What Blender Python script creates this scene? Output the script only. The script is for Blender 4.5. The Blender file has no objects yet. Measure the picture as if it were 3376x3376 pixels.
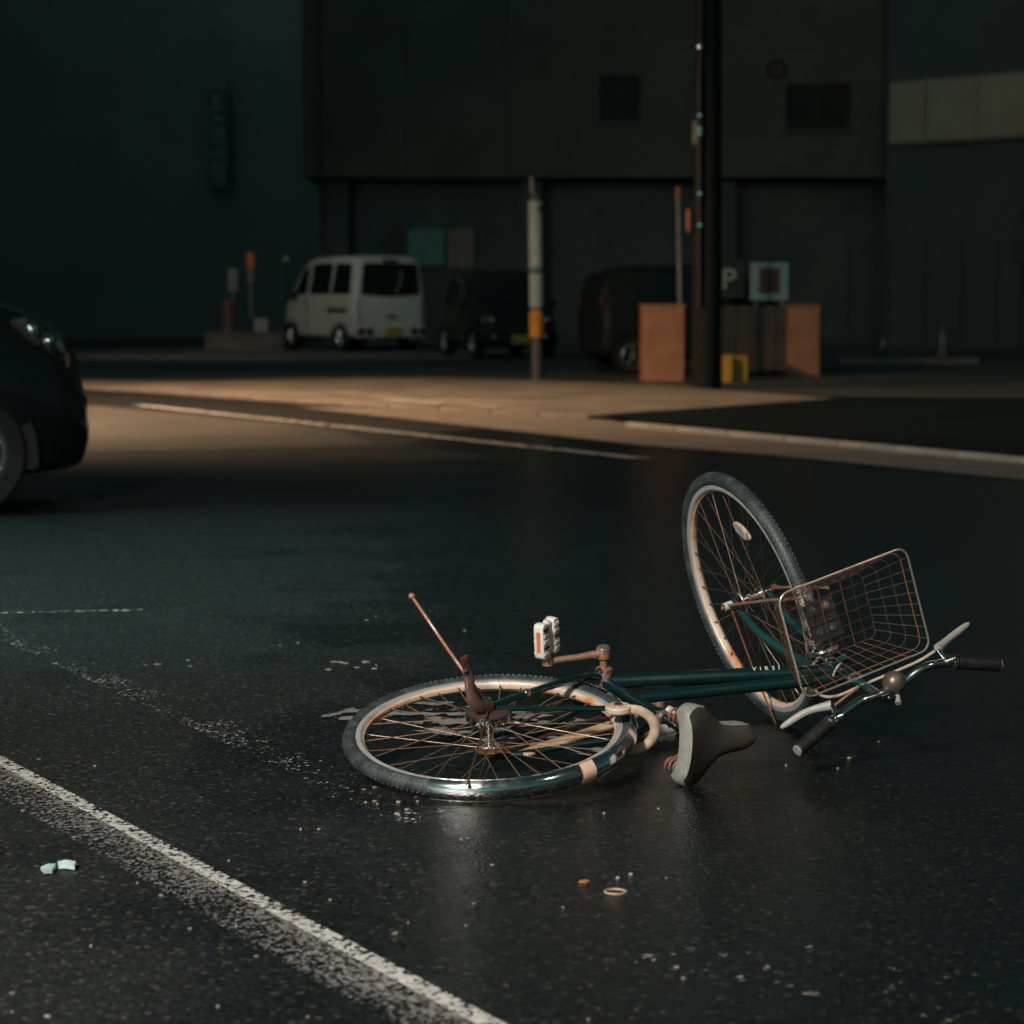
import bpy, math, random
from mathutils import Vector, Matrix

# ------------------------------------------------------------------ camera, world, lights
scene = bpy.context.scene
col = scene.collection
CAM_H = 1.146                      # camera height above the road
F_PX, HALF = 8241.0, 1688.0        # focal length and half size in photo pixels
PITCH = math.atan((HALF - 972.0) / F_PX)

cam_data = bpy.data.cameras.new('camera')
cam = bpy.data.objects.new('camera', cam_data)
col.objects.link(cam)
cam.location = (0, 0, CAM_H)
cam.rotation_euler = (math.pi / 2 - PITCH, 0, 0)
cam_data.sensor_width = 36.0
cam_data.lens = F_PX / (2 * HALF) * 36.0
cam_data.clip_start = 0.1
cam_data.clip_end = 600.0
cam_data.dof.use_dof = True
cam_data.dof.focus_distance = 6.05
cam_data.dof.aperture_fstop = 4.8
scene.camera = cam

scene.view_settings.view_transform = 'Standard'
scene.view_settings.look = 'None'
scene.view_settings.exposure = 0.0
scene.view_settings.gamma = 1.0
scene.render.engine = 'CYCLES'
scene.cycles.use_denoising = True
scene.cycles.max_bounces = 5
scene.cycles.sample_clamp_indirect = 12.0
scene.cycles.use_light_tree = True

SUN_EL, SUN_AZ = math.radians(16), math.radians(205)
world = bpy.data.worlds.new('World')
scene.world = world
world.use_nodes = True
wn = world.node_tree
wn.nodes.clear()
sky = wn.nodes.new('ShaderNodeTexSky')
sky.sky_type = 'NISHITA'
sky.sun_disc = False
sky.sun_elevation = SUN_EL
sky.sun_rotation = SUN_AZ
hsv = wn.nodes.new('ShaderNodeHueSaturation')
hsv.inputs['Saturation'].default_value = 0.15
tint = wn.nodes.new('ShaderNodeMix')
tint.data_type = 'RGBA'
tint.blend_type = 'MULTIPLY'
tint.inputs[0].default_value = 1.0
tint.inputs[7].default_value = (0.44, 0.95, 0.94, 1)
bg = wn.nodes.new('ShaderNodeBackground')
bg.inputs[1].default_value = 0.016
wo = wn.nodes.new('ShaderNodeOutputWorld')
wn.links.new(sky.outputs[0], hsv.inputs['Color'])
wn.links.new(hsv.outputs[0], tint.inputs[6])
wn.links.new(tint.outputs[2], bg.inputs[0])
wn.links.new(bg.outputs[0], wo.inputs[0])

sun_d = bpy.data.lights.new('moonlight', 'SUN')
sun_d.energy = 0.02
sun_d.angle = math.radians(10)
sun_d.color = (0.8, 0.92, 1.0)
sun_o = bpy.data.objects.new('moonlight', sun_d)
col.objects.link(sun_o)
sun_o.rotation_euler = (math.pi / 2 - SUN_EL, 0, math.pi - SUN_AZ)

# street lamps and added lamps: lamp head position, aim point, watts, colour, cone, blend, foot of the pole
LAMPS = [
    ((-3.4, -1.6, 5.2), (-0.20, 6.8, 0), 5900, (1.0, 0.93, 0.84), 50, 1.0, (-5.2, -1.6), 0.55),
    ((-6.4, 24.5, 5.5), (-3.4, 25.4, 0), 4700, (1.0, 0.64, 0.37), 124, 0.75, (-8.4, 24.5), 0.2),
    ((-9.5, 41.0, 6.6), (-3.4, 49.5, 0.2), 900, (1.0, 0.86, 0.66), 66, 0.9, (-11.5, 41.0), 0.2),  # added lamp that brightens the white van
    ((-6.3, 10.2, 5.6), (-2.2, 10.4, 0), 1700, (0.50, 1.0, 0.92), 56, 0.9, (-8.2, 10.2), 0.2),  # added lamp for the greenish light on the left road
    ((4.6, 1.2, 5.6), (1.4, 8.2, 0.4), 170, (1.0, 0.86, 0.70), 50, 0.9, (6.4, 1.2), 0.25),
    ((9.5, 42.0, 7.5), (9.4, 55.5, 5.5), 430, (1.0, 0.56, 0.32), 70, 0.9, (11.5, 42.0), 0.2),  # added lamp that brightens the panel band and facade
]

# ------------------------------------------------------------------ helpers
cp, sp = math.cos(PITCH), math.sin(PITCH)

def ray(px, py):
    a, b = (px - HALF) / F_PX, (py - HALF) / F_PX
    return Vector((a, cp - b * sp, -b * cp - sp))

def ground(px, py, z=0.0):
    d = ray(px, py)
    k = (z - CAM_H) / d.z
    return Vector((d.x * k, d.y * k, z))

def at(px, py, Y):
    d = ray(px, py)
    k = Y / d.y
    return Vector((d.x * k, Y, CAM_H + d.z * k))

def tag(o, label=None, cat=None, group=None, kind=None):
    if label: o['label'] = label
    if cat: o['category'] = cat
    if group: o['group'] = group
    if kind: o['kind'] = kind
    return o

def empty(name, loc=(0, 0, 0), rz=0.0, label=None, cat=None, group=None):
    o = bpy.data.objects.new(name, None)
    col.objects.link(o)
    o.location = loc
    o.rotation_euler = (0, 0, rz)
    o.empty_display_size = 0.1
    return tag(o, label, cat, group)

class MB:
    """collects faces; build() links them as one mesh object"""
    def __init__(self):
        self.v, self.f = [], []

    def add(self, vs, fs):
        n = len(self.v)
        self.v += [Vector(p) for p in vs]
        self.f += [tuple(i + n for i in f) for f in fs]
        return self

    def box(self, c, s, rot=None):
        c = Vector(c)
        vs = [Vector((x * s[0] / 2, y * s[1] / 2, z * s[2] / 2)) for x in (-1, 1) for y in (-1, 1) for z in (-1, 1)]
        if rot is not None: vs = [rot @ p for p in vs]
        return self.add([c + p for p in vs], [(0, 1, 3, 2), (4, 6, 7, 5), (0, 4, 5, 1), (2, 3, 7, 6), (0, 2, 6, 4), (1, 5, 7, 3)])

    def span(self, x0, x1, y0, y1, z0, z1):
        return self.box(((x0 + x1) / 2, (y0 + y1) / 2, (z0 + z1) / 2), (x1 - x0, y1 - y0, z1 - z0))

    def tube(self, pts, r, n=10, closed=False, flat=None):
        pts = [Vector(p) for p in pts]
        m = len(pts)
        rs = r if isinstance(r, (list, tuple)) else [r] * m
        up = None
        vs, fs = [], []
        for i, p in enumerate(pts):
            if closed: t = pts[(i + 1) % m] - pts[i - 1]
            else: t = pts[min(i + 1, m - 1)] - pts[max(i - 1, 0)]
            t.normalize()
            if up is None:
                up = Vector((0, 0, 1)) if abs(t.z) < 0.9 else Vector((1, 0, 0))
            a = t.cross(up).normalized()
            up = a.cross(t).normalized()
            for k in range(n):
                g = 2 * math.pi * k / n
                e1, e2 = (1, 1) if flat is None else flat
                vs.append(p + rs[i] * (e1 * math.cos(g) * a + e2 * math.sin(g) * up))
        rng = m if closed else m - 1
        for i in range(rng):
            j = (i + 1) % m
            for k in range(n):
                l = (k + 1) % n
                fs.append((i * n + k, i * n + l, j * n + l, j * n + k))
        if not closed:
            fs.append(tuple(range(n))[::-1])
            fs.append(tuple((m - 1) * n + k for k in range(n)))
        return self.add(vs, fs)

    def lathe(self, prof, c=(0, 0, 0), n=48, a0=0.0, a1=None, closed=False, axis='y'):
        """prof: (radius, offset along the axis); revolved about an axis through c"""
        c = Vector(c)
        full = a1 is None
        steps = n if full else n + 1
        vs, fs = [], []
        for i in range(steps):
            g = a0 + (2 * math.pi * i / n if full else (a1 - a0) * i / n)
            for (r, y) in prof:
                if axis == 'y': vs.append(c + Vector((r * math.cos(g), y, r * math.sin(g))))
                elif axis == 'z': vs.append(c + Vector((r * math.cos(g), r * math.sin(g), y)))
                else: vs.append(c + Vector((y, r * math.cos(g), r * math.sin(g))))
        m = len(prof)
        for i in range(n):
            j = (i + 1) % steps
            for k in range(m if closed else m - 1):
                l = (k + 1) % m
                fs.append((i * m + k, i * m + l, j * m + l, j * m + k))
        return self.add(vs, fs)

    def disc(self, r, y, c=(0, 0, 0), n=32, axis='y'):
        c = Vector(c)
        vs = []
        for i in range(n):
            g = 2 * math.pi * i / n
            a, b = r * math.cos(g), r * math.sin(g)
            vs.append(c + Vector({'y': (a, y, b), 'z': (a, b, y), 'x': (y, a, b)}[axis]))
        return self.add(vs, [tuple(range(n))])

    def prism(self, outline, fn, d0, d1):
        """outline: 2D points; fn(u, v, d) -> 3D point"""
        n = len(outline)
        vs = [fn(u, v, d0) for u, v in outline] + [fn(u, v, d1) for u, v in outline]
        fs = [tuple(range(n))[::-1], tuple(range(n, 2 * n))]
        fs += [(i, (i + 1) % n, (i + 1) % n + n, i + n) for i in range(n)]
        return self.add(vs, fs)

    def ball(self, c, r, n=12, m=8):
        c = Vector(c)
        rr = r if isinstance(r, (list, tuple)) else (r, r, r)
        vs = [c + Vector((0, 0, rr[2]))]
        for i in range(1, m):
            t = math.pi * i / m
            for k in range(n):
                g = 2 * math.pi * k / n
                vs.append(c + Vector((rr[0] * math.sin(t) * math.cos(g), rr[1] * math.sin(t) * math.sin(g), rr[2] * math.cos(t))))
        vs.append(c - Vector((0, 0, rr[2])))
        fs = [(0, 1 + k, 1 + (k + 1) % n) for k in range(n)]
        for i in range(m - 2):
            for k in range(n):
                l = (k + 1) % n
                fs.append((1 + i * n + k, 1 + (i + 1) * n + k, 1 + (i + 1) * n + l, 1 + i * n + l))
        e = len(vs) - 1
        fs += [(e, 1 + (m - 2) * n + (k + 1) % n, 1 + (m - 2) * n + k) for k in range(n)]
        return self.add(vs, fs)

    def build(self, name, mat, parent=None, xf=None, smooth=True, bevel=0.0, angle=38):
        me = bpy.data.meshes.new(name)
        vs = [xf(p) for p in self.v] if xf else self.v
        me.from_pydata([tuple(p) for p in vs], [], self.f)
        me.update()
        import bmesh
        bm = bmesh.new()
        bm.from_mesh(me)
        bmesh.ops.recalc_face_normals(bm, faces=bm.faces)
        bm.to_mesh(me)
        bm.free()
        if smooth:
            me.shade_smooth()
            me.set_sharp_from_angle(angle=math.radians(angle))
        o = bpy.data.objects.new(name, me)
        col.objects.link(o)
        if mat: me.materials.append(mat)
        o.parent = parent
        if bevel:
            b = o.modifiers.new('bevel', 'BEVEL')
            b.width = bevel
            b.segments = 2
            b.limit_method = 'ANGLE'
        return o

def N(mat, kind, **kw):
    n = mat.node_tree.nodes.new(kind)
    for k, v in kw.items():
        if k in n.inputs.keys(): n.inputs[k].default_value = v
        else: setattr(n, k, v)
    return n

def rgba(c): return (c[0], c[1], c[2], 1.0)

def ramp(mat, fac, stops):
    r = mat.node_tree.nodes.new('ShaderNodeValToRGB')
    e = r.color_ramp.elements
    while len(e) < len(stops): e.new(0.5)
    for el, (p, c) in zip(e, stops):
        el.position = p
        el.color = rgba(c) if not isinstance(c, (int, float)) else (c, c, c, 1)
    mat.node_tree.links.new(fac, r.inputs[0])
    return r.outputs[0]

def material(name, c, rough=0.5, metal=0.0, c2=None, scale=8.0, lo=0.4, hi=0.65, rough2=None, metal2=None,
             bump=0.0, bscale=60.0, spec=0.5, coat=0.0, emit=None, estr=0.0, trans=0.0, detail=4.0):
    """principled surface whose colour and gloss vary with a noise between c and c2"""
    m = bpy.data.materials.new(name)
    m.use_nodes = True
    nt = m.node_tree
    b = nt.nodes['Principled BSDF']
    b.inputs['Base Color'].default_value = rgba(c)
    b.inputs['Roughness'].default_value = rough
    b.inputs['Metallic'].default_value = metal
    b.inputs['Specular IOR Level'].default_value = spec
    b.inputs['Coat Weight'].default_value = coat
    b.inputs['Coat Roughness'].default_value = 0.12
    b.inputs['Transmission Weight'].default_value = trans
    tc = N(m, 'ShaderNodeTexCoord')
    nz = N(m, 'ShaderNodeTexNoise', Scale=scale, Detail=detail, Roughness=0.62)
    nt.links.new(tc.outputs['Object'], nz.inputs['Vector'])
    if c2 is None: c2 = tuple(x * 0.72 for x in c)
    nt.links.new(ramp(m, nz.outputs['Fac'], [(lo, c), (hi, c2)]), b.inputs['Base Color'])
    r2 = rough2 if rough2 is not None else min(1.0, rough * 1.25)
    nt.links.new(ramp(m, nz.outputs['Fac'], [(lo, rough), (hi, r2)]), b.inputs['Roughness'])
    if metal2 is not None:
        nt.links.new(ramp(m, nz.outputs['Fac'], [(lo, metal), (hi, metal2)]), b.inputs['Metallic'])
    if bump:
        nb = N(m, 'ShaderNodeTexNoise', Scale=bscale, Detail=5.0)
        nt.links.new(tc.outputs['Object'], nb.inputs['Vector'])
        bp = N(m, 'ShaderNodeBump', Strength=bump, Distance=0.004)
        nt.links.new(nb.outputs['Fac'], bp.inputs['Height'])
        nt.links.new(bp.outputs[0], b.inputs['Normal'])
    if emit:
        b.inputs['Emission Color'].default_value = rgba(emit)
        b.inputs['Emission Strength'].default_value = estr
    return m

RUST = (0.20, 0.065, 0.025)
M = {}
M['chrome'] = material('chrome', (0.86, 0.85, 0.84), 0.10, 1.0, (0.50, 0.44, 0.40), 14, 0.5, 0.75, 0.30)
M['old_chrome'] = material('old_chrome', (0.56, 0.53, 0.49), 0.24, 1.0, RUST, 30, 0.50, 0.66, 0.75, 0.35)
M['rust'] = material('rusty_steel', (0.25, 0.105, 0.055), 0.55, 0.55, (0.12, 0.042, 0.02), 45, 0.4, 0.65, 0.85, 0.1, 0.5, 160)
M['dark_rust'] = material('dark_rusty_steel', (0.085, 0.040, 0.026), 0.55, 0.4, (0.035, 0.020, 0.015), 40, 0.4, 0.65, 0.8, 0.1, 0.5, 140)
M['copper_rust'] = material('rust_stained_chrome', (0.50, 0.38, 0.31), 0.32, 0.8, (0.30, 0.125, 0.065), 26, 0.38, 0.56, 0.6, 0.4, 0.25, 160)
M['spoke'] = material('rusty_spoke', (0.26, 0.13, 0.07), 0.5, 0.5, (0.42, 0.38, 0.34), 9, 0.45, 0.7, 0.35, 0.8)
M['teal'] = material('teal_frame_paint', (0.0028, 0.022, 0.0225), 0.24, 0.30, (0.002, 0.014, 0.0145), 6, 0.4, 0.7, 0.42, 0.3, 0.1, 90, coat=0.5)
M['tyre'] = material('tyre_rubber', (0.026, 0.034, 0.036), 0.45, 0, (0.060, 0.075, 0.076), 22, 0.42, 0.72, 0.72, bump=0.4, bscale=220)
M['rim_side'] = material('rim_brushed_alloy', (0.44, 0.44, 0.43), 0.40, 0.35, (0.30, 0.27, 0.25), 30, 0.5, 0.75, 0.55, bump=0.15, bscale=200)
M['rim_bed'] = material('rim_bed_stained', (0.66, 0.52, 0.41), 0.45, 0.25, (0.50, 0.20, 0.07), 11, 0.44, 0.66, 0.75, 0.1, 0.3, 120)
M['white_plastic'] = material('yellowed_white_plastic', (0.46, 0.44, 0.39), 0.45, 0, (0.32, 0.29, 0.24), 20, 0.45, 0.72, bump=0.1)
M['pedal_plastic'] = material('scuffed_white_pedal_plastic', (0.60, 0.58, 0.52), 0.5, 0, (0.22, 0.20, 0.18), 34, 0.52, 0.68, bump=0.2)
M['lever'] = material('grey_white_lever_plastic', (0.29, 0.285, 0.262), 0.42, 0, (0.21, 0.20, 0.18), 15, 0.4, 0.7)
M['lock'] = material('dirty_beige_lock_plastic', (0.50, 0.38, 0.29), 0.5, 0, (0.30, 0.20, 0.13), 22, 0.45, 0.7, bump=0.15)
M['tan'] = material('tan_chain_case', (0.46, 0.31, 0.19), 0.5, 0, (0.25, 0.14, 0.08), 18, 0.45, 0.7, bump=0.15)
M['saddle_top'] = material('worn_brown_grey_vinyl', (0.050, 0.042, 0.034), 0.5, 0, (0.028, 0.024, 0.020), 10, 0.4, 0.7, bump=0.3, bscale=220)
M['saddle_skirt'] = material('pale_grey_saddle_skirt', (0.25, 0.246, 0.226), 0.55, 0, (0.14, 0.132, 0.115), 18, 0.4, 0.7, bump=0.2, bscale=150)
M['black_rubber'] = material('black_grip_rubber', (0.007, 0.007, 0.007), 0.5, 0, (0.018, 0.017, 0.015), 18, 0.5, 0.7, bump=0.3)
M['amber'] = material('amber_reflector', (0.52, 0.17, 0.07), 0.25, 0, (0.40, 0.11, 0.04), 40)
M['clear_refl'] = material('clear_spoke_reflector', (0.62, 0.62, 0.60), 0.18, 0.5, (0.45, 0.40, 0.36), 30)
M['pink_tape'] = material('pale_pink_tape', (0.66, 0.43, 0.33), 0.6, 0, (0.56, 0.34, 0.25), 50, bump=0.3, bscale=90)
M['cable'] = material('grey_cable_sleeve', (0.40, 0.33, 0.26), 0.5, 0, (0.32, 0.25, 0.19), 20)
M['brass'] = material('tarnished_bell_metal', (0.20, 0.16, 0.125), 0.38, 0.7, (0.11, 0.08, 0.06), 25, 0.4, 0.7, 0.5)
M['black_metal'] = material('black_metal', (0.025, 0.026, 0.027), 0.4, 0.3, (0.04, 0.03, 0.026), 20)
M['letter'] = material('pale_frame_lettering', (0.62, 0.66, 0.62), 0.5, 0, (0.45, 0.48, 0.46), 60)

exec_parts = None

# ------------------------------------------------------------------ road, pavements, markings
def asphalt(name, base, dark, light, frac, wet=0.5, scale=115.0, bump=0.5, soak=None, spec=0.5):
    m = bpy.data.materials.new(name)
    m.use_nodes = True
    nt = m.node_tree
    b = nt.nodes['Principled BSDF']
    tc = N(m, 'ShaderNodeTexCoord')
    vo = N(m, 'ShaderNodeTexVoronoi', Scale=scale)
    nt.links.new(tc.outputs['Object'], vo.inputs['Vector'])
    sep = N(m, 'ShaderNodeSeparateColor')
    nt.links.new(vo.outputs['Color'], sep.inputs[0])
    stone = ramp(m, sep.outputs[0], [(0.0, dark), (0.45, base), (0.80, tuple(x * 1.7 for x in base)), (1.0 - frac, tuple(x * 2.6 for x in base)), (1.0 - frac * 0.25, light)])
    big = N(m, 'ShaderNodeTexNoise', Scale=0.55, Detail=6.0, Roughness=0.6)
    nt.links.new(tc.outputs['Object'], big.inputs['Vector'])
    shade = ramp(m, big.outputs['Fac'], [(0.3, (0.72, 0.76, 0.76)), (0.7, (1.25, 1.18, 1.12))])
    mul = N(m, 'ShaderNodeMix', data_type='RGBA', blend_type='MULTIPLY')
    mul.inputs[0].default_value = 1.0
    nt.links.new(stone, mul.inputs[6])
    nt.links.new(shade, mul.inputs[7])
    b.inputs['Specular IOR Level'].default_value = spec
    wetn = N(m, 'ShaderNodeTexNoise', Scale=1.1, Detail=6.0, Roughness=0.6)
    nt.links.new(tc.outputs['Object'], wetn.inputs['Vector'])
    if soak is None:
        nt.links.new(mul.outputs[2], b.inputs['Base Color'])
        nt.links.new(ramp(m, wetn.outputs['Fac'], [(0.40, 0.30 + 0.3 * (1 - wet)), (0.62, 0.62)]), b.inputs['Roughness'])
        wetmask = None
    else:
        # the road is soaked to the right of a ragged edge and only damp to its left
        sx = N(m, 'ShaderNodeSeparateXYZ')
        nt.links.new(tc.outputs['Object'], sx.inputs[0])
        mr = N(m, 'ShaderNodeMapRange')
        nt.links.new(sx.outputs[0], mr.inputs[0])
        mr.inputs[1].default_value, mr.inputs[2].default_value = soak
        mr.inputs[3].default_value, mr.inputs[4].default_value = -0.28, 0.42
        ad = N(m, 'ShaderNodeMath', operation='ADD')
        nt.links.new(mr.outputs[0], ad.inputs[0])
        nt.links.new(wetn.outputs['Fac'], ad.inputs[1])
        wetmask = ramp(m, ad.outputs[0], [(0.30, 0.0), (0.85, 1.0)])
        wm = N(m, 'ShaderNodeMix', data_type='RGBA', blend_type='MULTIPLY')
        nt.links.new(wetmask, wm.inputs[0])
        nt.links.new(mul.outputs[2], wm.inputs[6])
        wm.inputs[7].default_value = (0.42, 0.46, 0.47, 1)
        nt.links.new(wm.outputs[2], b.inputs['Base Color'])
        nt.links.new(ramp(m, wetmask, [(0.0, 0.60), (0.35, 0.29), (0.7, 0.24), (1.0, 0.24)]), b.inputs['Roughness'])
    fine = N(m, 'ShaderNodeTexNoise', Scale=380.0, Detail=3.0)
    nt.links.new(tc.outputs['Object'], fine.inputs['Vector'])
    add = N(m, 'ShaderNodeMath', operation='MULTIPLY_ADD')
    nt.links.new(fine.outputs['Fac'], add.inputs[0])
    add.inputs[1].default_value = 0.35
    nt.links.new(vo.outputs['Distance'], add.inputs[2])
    bp = N(m, 'ShaderNodeBump', Strength=bump, Distance=0.003, invert=True)
    if wetmask is not None: nt.links.new(ramp(m, wetmask, [(0.0, bump), (0.6, bump * 0.6), (1.0, bump * 0.5)]), bp.inputs['Strength'])
    nt.links.new(add.outputs[0], bp.inputs['Height'])
    nt.links.new(bp.outputs[0], b.inputs['Normal'])
    return m

M['road'] = asphalt('wet_asphalt', (0.0092, 0.0110, 0.0108), (0.0028, 0.0035, 0.0035), (0.090, 0.079, 0.063), 0.050, 0.9, 115.0, 0.8, soak=(-1.1, 0.9))
M['apron'] = asphalt('very_dark_asphalt', (0.008, 0.013, 0.013), (0.006, 0.010, 0.010), (0.014, 0.018, 0.018), 0.04, 0.0, spec=0.12)
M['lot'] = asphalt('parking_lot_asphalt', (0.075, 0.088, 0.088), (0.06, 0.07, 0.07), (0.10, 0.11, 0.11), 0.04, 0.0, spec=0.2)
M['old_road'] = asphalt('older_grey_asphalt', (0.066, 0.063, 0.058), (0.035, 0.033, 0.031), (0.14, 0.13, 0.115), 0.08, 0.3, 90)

def flat(name, pts, z, mat, z0=None, kind='structure', parent=None):
    """polygon sheet (or slab, when z0 is given) from ground points"""
    mb = MB()
    if z0 is None:
        mb.add([(p[0], p[1], z) for p in pts], [tuple(range(len(pts)))])
    else:
        mb.prism([(p[0], p[1]) for p in pts], lambda u, v, d: Vector((u, v, d)), z0, z)
    o = mb.build(name, mat, parent, smooth=False)
    if kind: o['kind'] = kind
    return o

gm = MB()
gm.add([(-250, -60, 0), (250, -60, 0), (250, 260, 0), (-250, 260, 0)], [(0, 1, 2, 3)])
g = gm.build('road', M['road'], smooth=False)
g['kind'] = 'structure'

M['pavement'] = material('beige_paving', (0.36, 0.31, 0.255), 0.75, 0, (0.19, 0.165, 0.14), 0.9, 0.36, 0.66, 0.55, bump=0.3, bscale=40)
M['kerb'] = material('kerb_concrete', (0.42, 0.40, 0.37), 0.7, 0, (0.28, 0.26, 0.24), 3.0, 0.4, 0.7, bump=0.3, bscale=60)
M['gutter'] = material('gutter_concrete', (0.27, 0.225, 0.19), 0.7, 0, (0.18, 0.15, 0.13), 2.2, 0.4, 0.7, bump=0.3, bscale=60)

def G(*pp, z=0.0): return [ground(x, y, z) for x, y in pp]

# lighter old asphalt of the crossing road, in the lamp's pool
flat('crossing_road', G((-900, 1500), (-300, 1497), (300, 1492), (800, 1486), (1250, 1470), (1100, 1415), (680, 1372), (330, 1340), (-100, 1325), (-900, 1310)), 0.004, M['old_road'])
# corner pavement
KERB = [(-700, 1255), (-100, 1262), (250, 1270), (480, 1280), (850, 1305), (1300, 1334), (1640, 1351), (1960, 1368)]
FAR = [(2750, 1312), (2420, 1288), (2150, 1266), (1770, 1254), (1400, 1243), (1000, 1245), (700, 1257), (400, 1254), (-700, 1245)]
flat('pavement', G(*KERB, *FAR, z=0.035), 0.035, M['pavement'], z0=-0.05)
# very dark asphalt sheet right of the corner pavement
flat('dark_apron', G((1968, 1369), (2110, 1388), (2600, 1432), (3376, 1503), (4200, 1580), (4200, 1330), (3376, 1318), (2756, 1313)), 0.008, M['apron'])
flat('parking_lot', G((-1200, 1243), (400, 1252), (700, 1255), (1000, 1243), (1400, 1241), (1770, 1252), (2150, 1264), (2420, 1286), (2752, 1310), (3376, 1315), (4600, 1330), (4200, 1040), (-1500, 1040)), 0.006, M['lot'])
# concrete gutter strip along the kerb
flat('gutter', G((974, 1343), (1300, 1349), (1700, 1366), (1960, 1382), (2100, 1399), (2600, 1446), (3376, 1516), (4200, 1592), (4200, 1680), (3376, 1584), (2533, 1501), (2134, 1471), (1700, 1423), (1300, 1378)), 0.005, M['gutter'])

# kerb stones, each its own piece
kerb = empty('kerb', (0, 0, 0))
kerb['kind'] = 'structure'
def kerb_run(pp, hz, width, length=0.6):
    pts = [Vector((*ground(x, y, hz).xy, 0)) for x, y in pp]
    out, acc = [], 0.0
    for a, b in zip(pts, pts[1:]):
        d = b - a
        L = d.length
        n = max(1, round(L / length))
        ang = math.atan2(d.y, d.x)
        for i in range(n):
            c = a + d * ((i + 0.5) / n)
            mb = MB()
            mb.box((0, 0, 0), (L / n - 0.012, width, hz + 0.06))
            o = mb.build('kerb_stone', M['kerb'] if hz > 0.043 else M['gutter'], kerb, smooth=False, bevel=0.012)
            o.location = (c.x, c.y, (hz - 0.06) / 2)
            o.rotation_euler = (0, 0, ang)
kerb_run([(250, 1270), (480, 1280), (850, 1305), (1300, 1334), (1640, 1351), (1960, 1368)], 0.042, 0.16, 0.8)
kerb_run([(2073, 1391), (2600, 1438), (3376, 1506), (3800, 1545)], 0.045, 0.09, 0.8)

WHITE_P = material('pavement_white_paint', (0.58, 0.55, 0.50), 0.6, 0, (0.40, 0.37, 0.33), 3)
for pp in ([(1225, 1316), (1300, 1312), (1470, 1327), (1440, 1334)], [(1500, 1331), (1540, 1330), (1660, 1342), (1630, 1346)], [(1060, 1293), (1110, 1291), (1215, 1298), (1180, 1302)]):
    flat('pavement_marking', G(*pp, z=0.046), 0.046, WHITE_P)

def paint(name, c, t0, t1, width, scale=46.0, rough=0.6):
    """road paint worn away: t0..t1 is the share gone at the far and near edge"""
    m = bpy.data.materials.new(name)
    m.use_nodes = True
    nt = m.node_tree
    b = nt.nodes['Principled BSDF']
    b.inputs['Roughness'].default_value = rough
    tc = N(m, 'ShaderNodeTexCoord')
    n1 = N(m, 'ShaderNodeTexNoise', Scale=scale, Detail=6.0, Roughness=0.72)
    vr = N(m, 'ShaderNodeTexVoronoi', Scale=max(scale * 1.7, 20.0))
    nt.links.new(tc.outputs['Object'], vr.inputs['Vector'])
    vs_ = N(m, 'ShaderNodeSeparateColor')
    nt.links.new(vr.outputs['Color'], vs_.inputs[0])
    vm = N(m, 'ShaderNodeMix', data_type='FLOAT')
    vm.inputs[0].default_value = 0.30
    n2 = N(m, 'ShaderNodeTexNoise', Scale=3.5, Detail=4.0, Roughness=0.6)
    n3 = N(m, 'ShaderNodeTexNoise', Scale=30.0, Detail=5.0)
    for n in (n1, n2, n3): nt.links.new(tc.outputs['Object'], n.inputs['Vector'])
    nt.links.new(ramp(m, n3.outputs['Fac'], [(0.35, c), (0.7, tuple(x * 0.6 for x in c))]), b.inputs['Base Color'])
    sx = N(m, 'ShaderNodeSeparateXYZ')
    nt.links.new(tc.outputs['Object'], sx.inputs[0])
    mr = N(m, 'ShaderNodeMapRange')
    nt.links.new(sx.outputs[1], mr.inputs[0])
    mr.inputs[1].default_value, mr.inputs[2].default_value = 0.0, width
    mr.inputs[3].default_value, mr.inputs[4].default_value = t0, t1
    mix = N(m, 'ShaderNodeMath', operation='MULTIPLY_ADD')
    nt.links.new(n2.outputs['Fac'], mix.inputs[0])
    mix.inputs[1].default_value = 0.35
    nt.links.new(n1.outputs['Fac'], vm.inputs[2])
    nt.links.new(vs_.outputs[0], vm.inputs[3])
    nt.links.new(vm.outputs[0], mix.inputs[2])
    sub = N(m, 'ShaderNodeMath', operation='SUBTRACT')
    nt.links.new(mix.outputs[0], sub.inputs[0])
    nt.links.new(mr.outputs[0], sub.inputs[1])
    msk = ramp(m, sub.outputs[0], [(0.0, 0.0), (0.035, 1.0)])
    tr = N(m, 'ShaderNodeBsdfTransparent')
    ms = N(m, 'ShaderNodeMixShader')
    nt.links.new(msk, ms.inputs[0])
    nt.links.new(tr.outputs[0], ms.inputs[1])
    nt.links.new(b.outputs[0], ms.inputs[2])
    nt.links.new(ms.outputs[0], nt.nodes['Material Output'].inputs[0])
    return m

def road_line(name, p, q, width, mat, z=0.012):
    """stripe whose far edge runs from p to q (ground points); width grows to the near side"""
    d = (q - p)
    L = d.length
    mb = MB()
    mb.add([(0, 0, 0), (L, 0, 0), (L, width, 0), (0, width, 0)], [(0, 1, 2, 3)])
    o = mb.build(name, mat, None, smooth=False)
    d.normalize()
    n = Vector((d.y, -d.x, 0))
    if n.y > 0: n = -n
    m = Matrix(((d.x, n.x, 0, p.x), (d.y, n.y, 0, p.y), (0, 0, 1, z), (0, 0, 0, 1)))
    o.matrix_world = m
    o['kind'] = 'structure'
    return o

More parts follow.
